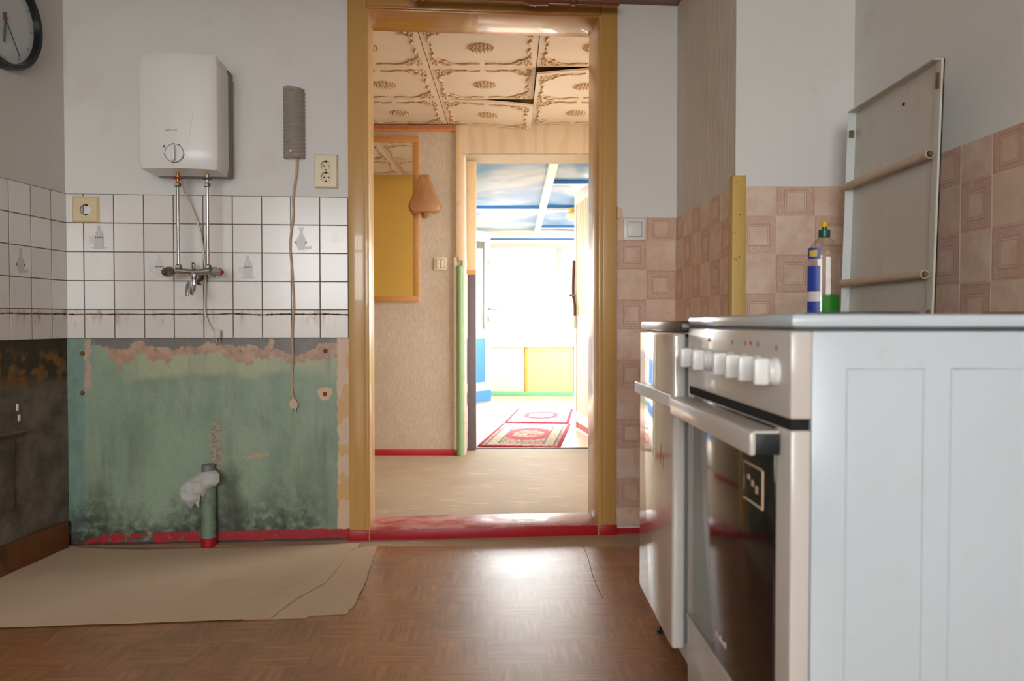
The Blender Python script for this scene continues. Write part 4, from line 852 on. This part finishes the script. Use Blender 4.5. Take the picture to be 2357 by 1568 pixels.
# sockets
def socket(name, label, p0, p1, holes, mat, ch):
    (a, zt_), (b, zb_) = FB.pix(*p0), FB.pix(*p1); w1, h1 = b - a, zt_ - zb_
    t = thing(name, label, 'socket', FB.w((a + b) / 2, -.0062, (zt_ + zb_) / 2), FB.a)
    bm = newbm(); yf = -.013
    def loop(pts): 
        vs2 = [bm.verts.new(p) for p in pts]; return vs2, [bm.edges.new((vs2[i], vs2[(i + 1) % len(vs2)])) for i in range(len(vs2))]
    rect = lambda w2, h2, y: [(-w2, y, -h2), (w2, y, -h2), (w2, y, h2), (-w2, y, h2)]
    fo, eo = loop(rect(w1 / 2 - ch, h1 / 2 - ch, yf)); ed = list(eo); circ = []
    for hx_, hz_, R in holes:
        c_, e_ = loop([(hx_ + R * math.cos(2 * math.pi * k / 32), yf, hz_ + R * math.sin(2 * math.pi * k / 32)) for k in range(32)]); circ.append(c_); ed += e_
    bmesh.ops.triangle_fill(bm, use_beauty=True, edges=ed)
    mid, _ = loop(rect(w1 / 2, h1 / 2, yf + ch)); bk, _ = loop(rect(w1 / 2, h1 / 2, .006))
    for p, q in ((fo, mid), (mid, bk)):
        for k in range(4): bm.faces.new((p[k], p[(k + 1) % 4], q[(k + 1) % 4], q[k]))
    for c_ in circ:
        dn = [bm.verts.new((v.co.x, .0035, v.co.z)) for v in c_]
        for k in range(32): bm.faces.new((c_[k], c_[(k + 1) % 32], dn[(k + 1) % 32], dn[k]))
    obj('plate', bm, mat, t)
    for hx_, hz_, R in holes:
        bm = newbm(); lathe(bm, [(0, R * .99), (.001, R * .99)], (hx_, .0025, hz_), (0, -1, 0), 32); q = obj('socket_well', bm, mat, t)
        bm = newbm(); tube(bm, [(hx_ + R * math.cos(t_), yf, hz_ + R * math.sin(t_)) for t_ in [2 * math.pi * k / 32 for k in range(33)]], .0009, 5, False); obj('well_rim', bm, 'aged_plastic', q)
        for sx in (-.42, .42):
            bm = newbm(); lathe(bm, [(0, .0032), (.0006, .0032)], (hx_ + sx * R, .0014, hz_), (0, -1, 0), 10); obj('pin_hole', bm, 'dark_gap', q)
        for sz in (-1, 1): bm = newbm(); box(bm, hx_ - .0028, hx_ + .0028, yf - .0005, .002, hz_ + sz * R * .9 - .003, hz_ + sz * R * .9 + .003); obj('earth_clip', bm, 'dark_gap', q)
    return t
socket('wall_socket', 'old yellowed single socket on the white tiles', (170, 453), (231, 513), [(0.002, -.002, .021)], 'aged_plastic', .006)
socket('wall_socket', 'cream double socket on the white wall beside the ochre door frame', (725, 357), (778, 434), [(0, .0205, .0195), (0, -.0225, .0195)], 'cream_plastic', .004)

# drain pipe and rag
pa, zpt = FB.pix(480, 1078, -.03)
dp = thing('drain_pipe', 'green painted drain stub standing at the wall foot with a red base', 'pipe', FB.w(pa, -.034, 0), FB.a)
bm = newbm(); tube(bm, [(0, 0, .03), (0, 0, zpt - .055)], .028, 20); obj('pipe', bm, 'drain', dp)
bm = newbm(); tube(bm, [(0, 0, 0.001), (0, 0, .034)], .0285, 20); obj('pipe_foot', bm, 'red_paint', dp)
bm = newbm(); lathe(bm, [(0, .031), (.05, .031), (.06, .024), (.085, .024)], (0, 0, zpt - .07), (0, 0, 1), 18); obj('collar', bm, 'grey_plastic', dp)
# rag: a crumpled strip hanging over the pipe mouth
out = [(408, 1135), (414, 1118), (430, 1104), (446, 1098), (460, 1088), (478, 1086), (494, 1084), (505, 1092), (506, 1108), (497, 1120), (484, 1124), (474, 1132), (466, 1146), (461, 1138), (457, 1170), (447, 1160), (438, 1172), (424, 1156)]
po = [FB.pix(p[0], p[1], -.075) for p in out]; cxr = sum(p[0] for p in po) / len(po); czr = sum(p[1] for p in po) / len(po)
rag = None
co = [Vector((p[0] - cxr, p[1] - czr)) for p in po]; n = len(co)
def inside(p, poly):
    c = False; j = len(poly) - 1
    for i in range(len(poly)):
        if (poly[i].y > p.y) != (poly[j].y > p.y) and p.x < (poly[j].x - poly[i].x) * (p.y - poly[i].y) / (poly[j].y - poly[i].y) + poly[i].x: c = not c
        j = i
    return c
def edge_d(p, poly): 
    d = 9
    for i in range(len(poly)):
        a, b = poly[i], poly[(i + 1) % len(poly)]; t = max(0, min(1, (p - a).dot(b - a) / max(1e-9, (b - a).length_squared))); d = min(d, (p - (a + (b - a) * t)).length)
    return d
def fill(poly, step, jit):
    xs = [p.x for p in poly]; ys = [p.y for p in poly]; pts = list(poly); x = min(xs); rnd = random.Random(5)
    while x < max(xs):
        y = min(ys)
        while y < max(ys):
            q = Vector((x + rnd.uniform(-jit, jit), y + rnd.uniform(-jit, jit)))
            if inside(q, poly) and edge_d(q, poly) > step * .5: pts.append(q)
            y += step
        x += step
    n = len(poly); r = delaunay_2d_cdt(pts, [(i, (i + 1) % n) for i in range(n)], [], 1, 1e-6); return r[0], r[2]
vts, fcs = fill(co, .008, .002)
bm = newbm(); vv = [bm.verts.new((p.x, -.012 * (1 - math.exp(-edge_d(p, co) / .008)) * 1.6 - .02 * (.5 + mnoise.noise(Vector((p.x * 38, p.y * 38, 2)))), p.y)) for p in vts]
for f in fcs:
    try: bm.faces.new([vv[i] for i in f])
    except ValueError: pass
bmesh.ops.solidify(bm, geom=bm.faces[:], thickness=.012)
obj('rag', bm, 'rag', loc=FB.w(cxr, -.062, czr), rotz=FB.a, label='crumpled white rag stuffed over the green drain pipe', category='rag')

# wall clock on the left wall
ccx, ccz = FL.pix(14, 42, -.02); RC = .166
ck = thing('wall_clock', 'round wall clock with black rim high on the shaded wall', 'clock', FL.w(ccx, 0, ccz), FL.a)
bm = newbm(); lathe(bm, [(0, RC), (.03, RC), (.036, RC - .006), (.034, RC - .018), (.016, RC - .022), (0.0, RC - .022)], (0, 0, 0), (0, -1, 0), 48); obj('clock_rim', bm, 'clock_ring', ck)
bm = newbm(); lathe(bm, [(0, RC - .015), (.012, RC - .018)], (0, -.002, 0), (0, -1, 0), 48); obj('clock_dial', bm, 'clock_face', ck)
for ang, ln, w3 in ((-58, .125, .0016), (-95, .08, .0028)):
    a = math.radians(ang); bm = newbm(); tube(bm, [(-.02 * math.cos(a), -.018, -.02 * math.sin(a)), (ln * math.cos(a), -.018, ln * math.sin(a))], w3, 6); obj('clock_hand', bm, 'dark_print', ck)
bm = newbm(); lathe(bm, [(0, .007), (.008, .006)], (0, -.014, 0), (0, -1, 0), 12); obj('hub', bm, 'stain', ck)
for k in range(12):
    a = k * math.pi / 6; bm = newbm(); tube(bm, [((RC - .04) * math.cos(a), -.0145, (RC - .04) * math.sin(a)), ((RC - .026) * math.cos(a), -.0145, (RC - .026) * math.sin(a))], .0012, 4); obj('hour_mark', bm, 'dark_print', ck)

# ------------------------------------------------------------------ paper sheets on the floor
def paper(name, label, pts, z, jag, seed):
    rnd = random.Random(seed); w = []
    for i, (px, py, jj) in enumerate(pts):
        a = onz(px, py, z); b = onz(*pts[(i + 1) % len(pts)][:2], z); L_ = (b - a).length; m_ = max(1, int(L_ / .012)) if jj else max(1, int(L_ / .06)); nrm = Vector((-(b - a).y, (b - a).x)).normalized()
        for k in range(m_): p = a + (b - a) * k / m_; w.append(Vector((p.x, p.y)) + nrm * (rnd.uniform(-jag, jag) if jj and k else 0))
    c = sum(w, Vector((0, 0))) / len(w); co = [p - c for p in w]; v, f = fill(co, .045, .01)
    bm = newbm(); vv = [bm.verts.new((p.x, p.y, .0012 + .005 * max(0, mnoise.noise(Vector(((p.x + c.x) * 3.0, (p.y + c.y) * 6.0, seed * .01))) + .15))) for p in v]
    for q in f:
        try: bm.faces.new([vv[i] for i in q])
        except ValueError: pass
    bmesh.ops.recalc_face_normals(bm, faces=bm.faces[:]); bmesh.ops.solidify(bm, geom=bm.faces[:], thickness=.0008)
    o = obj(name, bm, 'paper', loc=(c.x, c.y, z)); o['label'] = label; o['category'] = 'paper'; return o
paper('floor_paper', 'lower kraft paper sheet with torn end sticking out towards the doorway', [(790, 1264, 0), (868, 1257, 1), (858, 1292, 1), (840, 1345, 1), (818, 1390, 1), (797, 1415, 0), (715, 1418, 0), (700, 1424, 0), (560, 1428, 0), (600, 1340, 0)], .0008, .003, 11)
paper('floor_paper', 'large kraft paper sheet spread on the floor along the green wall', [(-130, 1375, 1), (0, 1312, 1), (70, 1283, 1), (135, 1262, 1), (162, 1256, 0), (185, 1263, 0), (240, 1266, 0), (330, 1267, 0), (520, 1262, 0), (640, 1262, 0), (828, 1251, 0), (822, 1262, 0), (800, 1268, 0), (785, 1300, 1), (750, 1343, 1), (688, 1378, 1), (622, 1424, 0), (300, 1436, 0), (-130, 1450, 0)], .003, .003, 12)

# ------------------------------------------------------------------ stove
SY0, SY1 = 1.12, 1.72; SX0 = .392; SW = .60; SD = .62; SH = .862
sv_ = thing('electric_stove', 'white electric cooker with dark oven door glass and six knobs', 'stove', (SX0, SY0, 0), math.atan2(.012, .6))
B('body', 'white_enamel', sv_, .030, SD, .004, SW - .004, .02, .838, bev=.004)
B('cooktop', 'white_enamel', sv_, .0, SD + .005, -.003, SW + .003, .842, SH, bev=.008, )
B('cooktop_seam', 'dark_print', sv_, .006, SD, .002, SW - .002, .838, .843)
PB = .712
bm = newbm(); box(bm, 0, .032, 0, SW, PB, .838, bev=.005); cp = obj('control_panel', bm, 'stove_front_shaded', sv_)
for ky in (.525, .425, .277, .204, .134, .058):
    bm = newbm(); lathe(bm, [(0, .021), (.006, .021), (.009, .018), (.014, .017)], (0, ky, .777), (-1, 0, 0), 20); kb = obj('knob', bm, 'white_plastic', sv_)
    bm = newbm(); box(bm, -.034, -.01, ky - .006, ky + .006, .757, .797, bev=.004); obj('knob_grip', bm, 'white_plastic', kb)
for ky, kz in ((.277, .815), (.204, .815), (.140, .815), (.058, .812)): 
    for q in range(2): B('symbol', 'dark_print', cp, -.0006, 0, ky - .004 + q * .003, ky - .003 + q * .004, kz - .004, kz + .004)
for ky in (.43, .175): bm = newbm(); lathe(bm, [(0, .004), (.0015, .003)], (0, ky, .816), (-1, 0, 0), 10); obj('indicator_lamp', bm, 'red_plastic', cp)
bm = newbm(); box(bm, .003, .028, .004, SW - .004, .697, PB); obj('door_gap', bm, 'dark_gap', sv_)
bm = newbm(); box(bm, .002, .032, .002, SW - .002, .218, .697, bev=.004); od = obj('oven_door', bm, 'stove_front_shaded', sv_)
B('oven_glass', 'oven_glass', od, -.0015, .004, .058, SW - .058, .222, .695, bev=.001)
bm = newbm(); n_ = 8
for pts in ([(.105, .62), (.20, .62), (.20, .56), (.105, .56), (.105, .62)],): tube(bm, [(-.002, p[0], p[1]) for p in pts], .0022, 5, False)
obj('glass_sticker_frame', bm, 'vinyl_joint', od)
for q in range(3): B('glass_sticker_mark', 'vinyl_joint', od, -.0021, -.0014, .13 + q * .02, .142 + q * .02, .578 + q * .008, .59 + q * .006)
for q, hh in enumerate((.010, .007, .007, .011, .007, .007, .009)): B('maker_mark', 'label_white', od, -.0021, -.0014, .30 + q * .0095, .3065 + q * .0095, .262, .262 + hh)
hb = newbm(); box(hb, -.046, -.036, .035, SW - .035, .655, .690, bev=.004); hn = obj('door_handle', hb, 'stove_front_shaded', od)
for yy in (.037, SW - .037 - .016): B('handle_bracket', 'black', hn, -.0405, .0, yy - .0, yy + .016, .656, .688, bev=.002)
B('handle_lip', 'stove_front_shaded', hn, -.04, -.002, .036, SW - .036, .688, .692)
bm = newbm(); box(bm, .002, .032, .002, SW - .002, .05, .212, bev=.004); obj('drawer', bm, 'stove_front_shaded', sv_)
B('drawer_strip', 'lid_rim_lit', sv_, -.002, .01, .002, SW - .002, .2125, .2175, bev=.001)
B('plinth', 'dark_gap', sv_, .04, SD - .02, .01, SW - .01, 0.001, .05)
B('side_seam', 'grey_plastic', sv_, .0295, .0325, .0028, .006, .05, .838)
for a, b in ((.083, .193), (.232, .404), (.443, .553)):
    bm = newbm(); tube(bm, [(a, .004, .09), (b, .004, .09), (b, .004, .784), (a, .004, .784), (a, .004, .09)], .0022, 6, False); obj('pressed_rib', bm, 'white_enamel', sv_)
for hx_, hy_, hr in ((.17, .16, .09), (.17, .44, .0725), (.45, .16, .0725), (.45, .44, .09)):
    bm = newbm(); lathe(bm, [(0, hr), (.003, hr), (.005, hr - .008), (.005, .02), (.004, .018)], (hx_, hy_, SH - .001), (0, 0, 1), 32); obj('hotplate', bm, 'black', sv_)
M['oven_glass'].node_tree.nodes['Principled BSDF'].inputs['Specular IOR Level'].default_value = 0.3
# ------------------------------------------------------------------ fridge
FY0, FY1 = 1.765, 2.195; FX = .357
fr = thing('refrigerator', 'small glossy white undercounter refrigerator next to the cooker', 'refrigerator', (FX, FY0, 0), math.atan2(.004, .43))
FWD = FY1 - FY0
B('cabinet', 'white_enamel', fr, .036, .55, .004, FWD - .004, .08, .818, bev=.004)
g = G('fridge_door_gloss'); M['fridge_gloss'] = g.fin(g.mix(g.noise(6), C(200, 192, 184), C(208, 202, 194)), 0.09, Coat_Weight=0.8, Coat_Roughness=0.04)
bm = newbm(); box(bm, 0, .030, 0, FWD, .118, .826, bev=.007, seg=3); fdr = obj('fridge_door', bm, 'fridge_gloss', fr)
B('door_seal', 'grey_plastic', fr, .030, .036, .006, FWD - .006, .13, .815)
hz0 = .672
bm = newbm(); prism(bm, [(.0, .01), (-.006, .01), (-.009, .18), (-.012, .24), (-.016, FWD - .02), (-.014, FWD + .002), (.0, FWD + .002)], 'z', hz0 - .014, hz0 + .016); bmesh.ops.bevel(bm, geom=bm.edges[:], offset=.002, segments=1, affect='EDGES'); obj('door_handle', bm, 'white_plastic', fdr)
for q, (yy, zz) in enumerate(((.13, .53), (.10, .525))): B('drip_stain', 'stain', fdr, -.0006, .001, yy, yy + .004, zz - .02, zz + .03 - q * .02)
B('plinth', 'dark_gap', fr, .07, .54, .01, FWD - .01, .02, .08)
for yy in (.03, FWD - .03): bm = newbm(); lathe(bm, [(0, .016), (.006, .016), (.008, .008), (.09, .008)], (.06, yy, 0.001), (0, 0, 1), 12); obj('foot', bm, 'black', fr)
B('counter_slab', 'slab', None, .372, 1.035, SY1 + .032, 2.30, .8265, .853, bev=.006, label='dark brown glossy laminate worktop lying on the refrigerator', category='worktop')

# ------------------------------------------------------------------ enamel lid leaning on the right wall
LY0, LY1 = 1.83, 2.295; LHt = .60
lid = thing('enamel_lid', 'upright pale enamelled metal cooker lid with two rusty bars leaning on the tiled wall', 'cooker lid', (.945, LY0, .853))
lid.rotation_euler = (0, math.radians(1.6), 0)
LW_ = LY1 - LY0; dd = .026
B('sheet', 'lid', lid, dd - .003, dd, 0, LW_, 0.001, LHt)
B('rim', 'lid', lid, dd - .008, dd, 0, .003, 0.001, LHt); B('rim', 'lid_rim_lit', lid, 0, dd, LW_ - .003, LW_, 0.001, LHt); B('rim', 'lid', lid, 0, dd, .003, LW_ - .003, LHt - .003, LHt)
B('rim_lip', 'lid', lid, dd - .008, dd - .005, .003, .024, 0.001, LHt - .003)
for zz in (.385, .108):
    bm = newbm(); tube(bm, [(.006, .012, zz), (.0, LW_ + .004, zz)], .0105, 12); br_ = obj('cross_bar', bm, 'rust', lid)
    bm = newbm(); lathe(bm, [(0, .0085), (.006, .006)], (.006, .012, zz), (0, -1, 0), 10); obj('bar_screw', bm, 'steel_small', br_)
B('latch', 'steel_small', lid, .004, .016, LW_ - .012, LW_ - .003, .525, .545); B('latch', 'steel_small', lid, dd - .012, dd - .008, .006, .016, .535, .57)
for yy in (.22, LW_ - .08): bm = newbm(); lathe(bm, [(0, .012), (.052, .010)], (dd, yy, .5), (1, 0, 0), 12); obj('hinge_peg', bm, 'steel_small', lid)
bm = newbm(); lathe(bm, [(0, .005), (.003, .004)], (dd - .003, .18, .545), (-1, 0, 0), 10); obj('hole_disc', bm, 'dark_gap', lid)  # dark disc painted in place of the shade inside a hole
bm = newbm(); lathe(bm, [(0, .007), (.004, .005)], (dd - .008, .012, .02), (-1, 0, 0), 10); obj('screw', bm, 'stain', lid)

# ------------------------------------------------------------------ washing-up liquid bottle
by = 2.04; bp = ony(1896, 700, by)
bt_ = thing('detergent_bottle', 'clear dish soap bottle with green liquid, green cap and yellow tip', 'bottle', (bp.x, by, .853))
def oval(bm, prof, rx, ry, seg=28):
    rings = [[bm.verts.new((rx * k_ * math.cos(t), ry * k_ * math.sin(t), z_)) for t in [2 * math.pi * i / seg for i in range(seg)]] for z_, k_ in prof]
    for a, b in zip(rings, rings[1:]):
        for i in range(seg): bm.faces.new((a[i], a[(i + 1) % seg], b[(i + 1) % seg], b[i]))
    bm.faces.new(rings[0][::-1]); bm.faces.new(rings[-1]); return bm
obj('bottle_body', oval(newbm(), [(.001, .9), (.004, .98), (.02, 1), (.11, .99), (.125, .95), (.14, .96), (.165, .97), (.19, .86), (.205, .6), (.213, .34), (.216, .33)], .041, .024), 'bottle', bt_)
obj('liquid', oval(newbm(), [(.003, .86), (.006, .93), (.02, .95), (.066, .95)], .041, .024), 'liquid', bt_)
bm = newbm(); lathe(bm, [(0, .0145), (.018, .0145), (.020, .006), (.026, .006)], (0, 0, .214), (0, 0, 1), 18); obj('cap', bm, 'cap_green', bt_)
bm = newbm(); lathe(bm, [(0, .006), (.004, .0085), (.012, .0085), (.016, .005)], (0, 0, .2395), (0, 0, 1), 14); obj('cap_tip', bm, 'cap_yellow', bt_)
def lab(z0, z1, mat, t0=150, t1=200, k=1.012, nm='label'):
    bm = newbm(); N = 6; a = [bm.verts.new((.041 * k * math.cos(math.radians(t0 + (t1 - t0) * i / N)), .024 * k * math.sin(math.radians(t0 + (t1 - t0) * i / N)), z0)) for i in range(N + 1)]
    b = [bm.verts.new((v.co.x, v.co.y, z1)) for v in a]
    for i in range(N): bm.faces.new((a[i], a[i + 1], b[i + 1], b[i]))
    obj(nm, bm, mat, bt_)
lab(.075, .14, 'label_blue', 170, 245); lab(.022, .05, 'label_blue', 170, 245); lab(.05, .075, 'label_white', 170, 245); lab(.004, .022, 'label_white', 170, 245); lab(.158, .186, 'label_blue', 170, 245, 0.99); lab(.164, .180, 'label_yellow', 195, 232, 1.0)
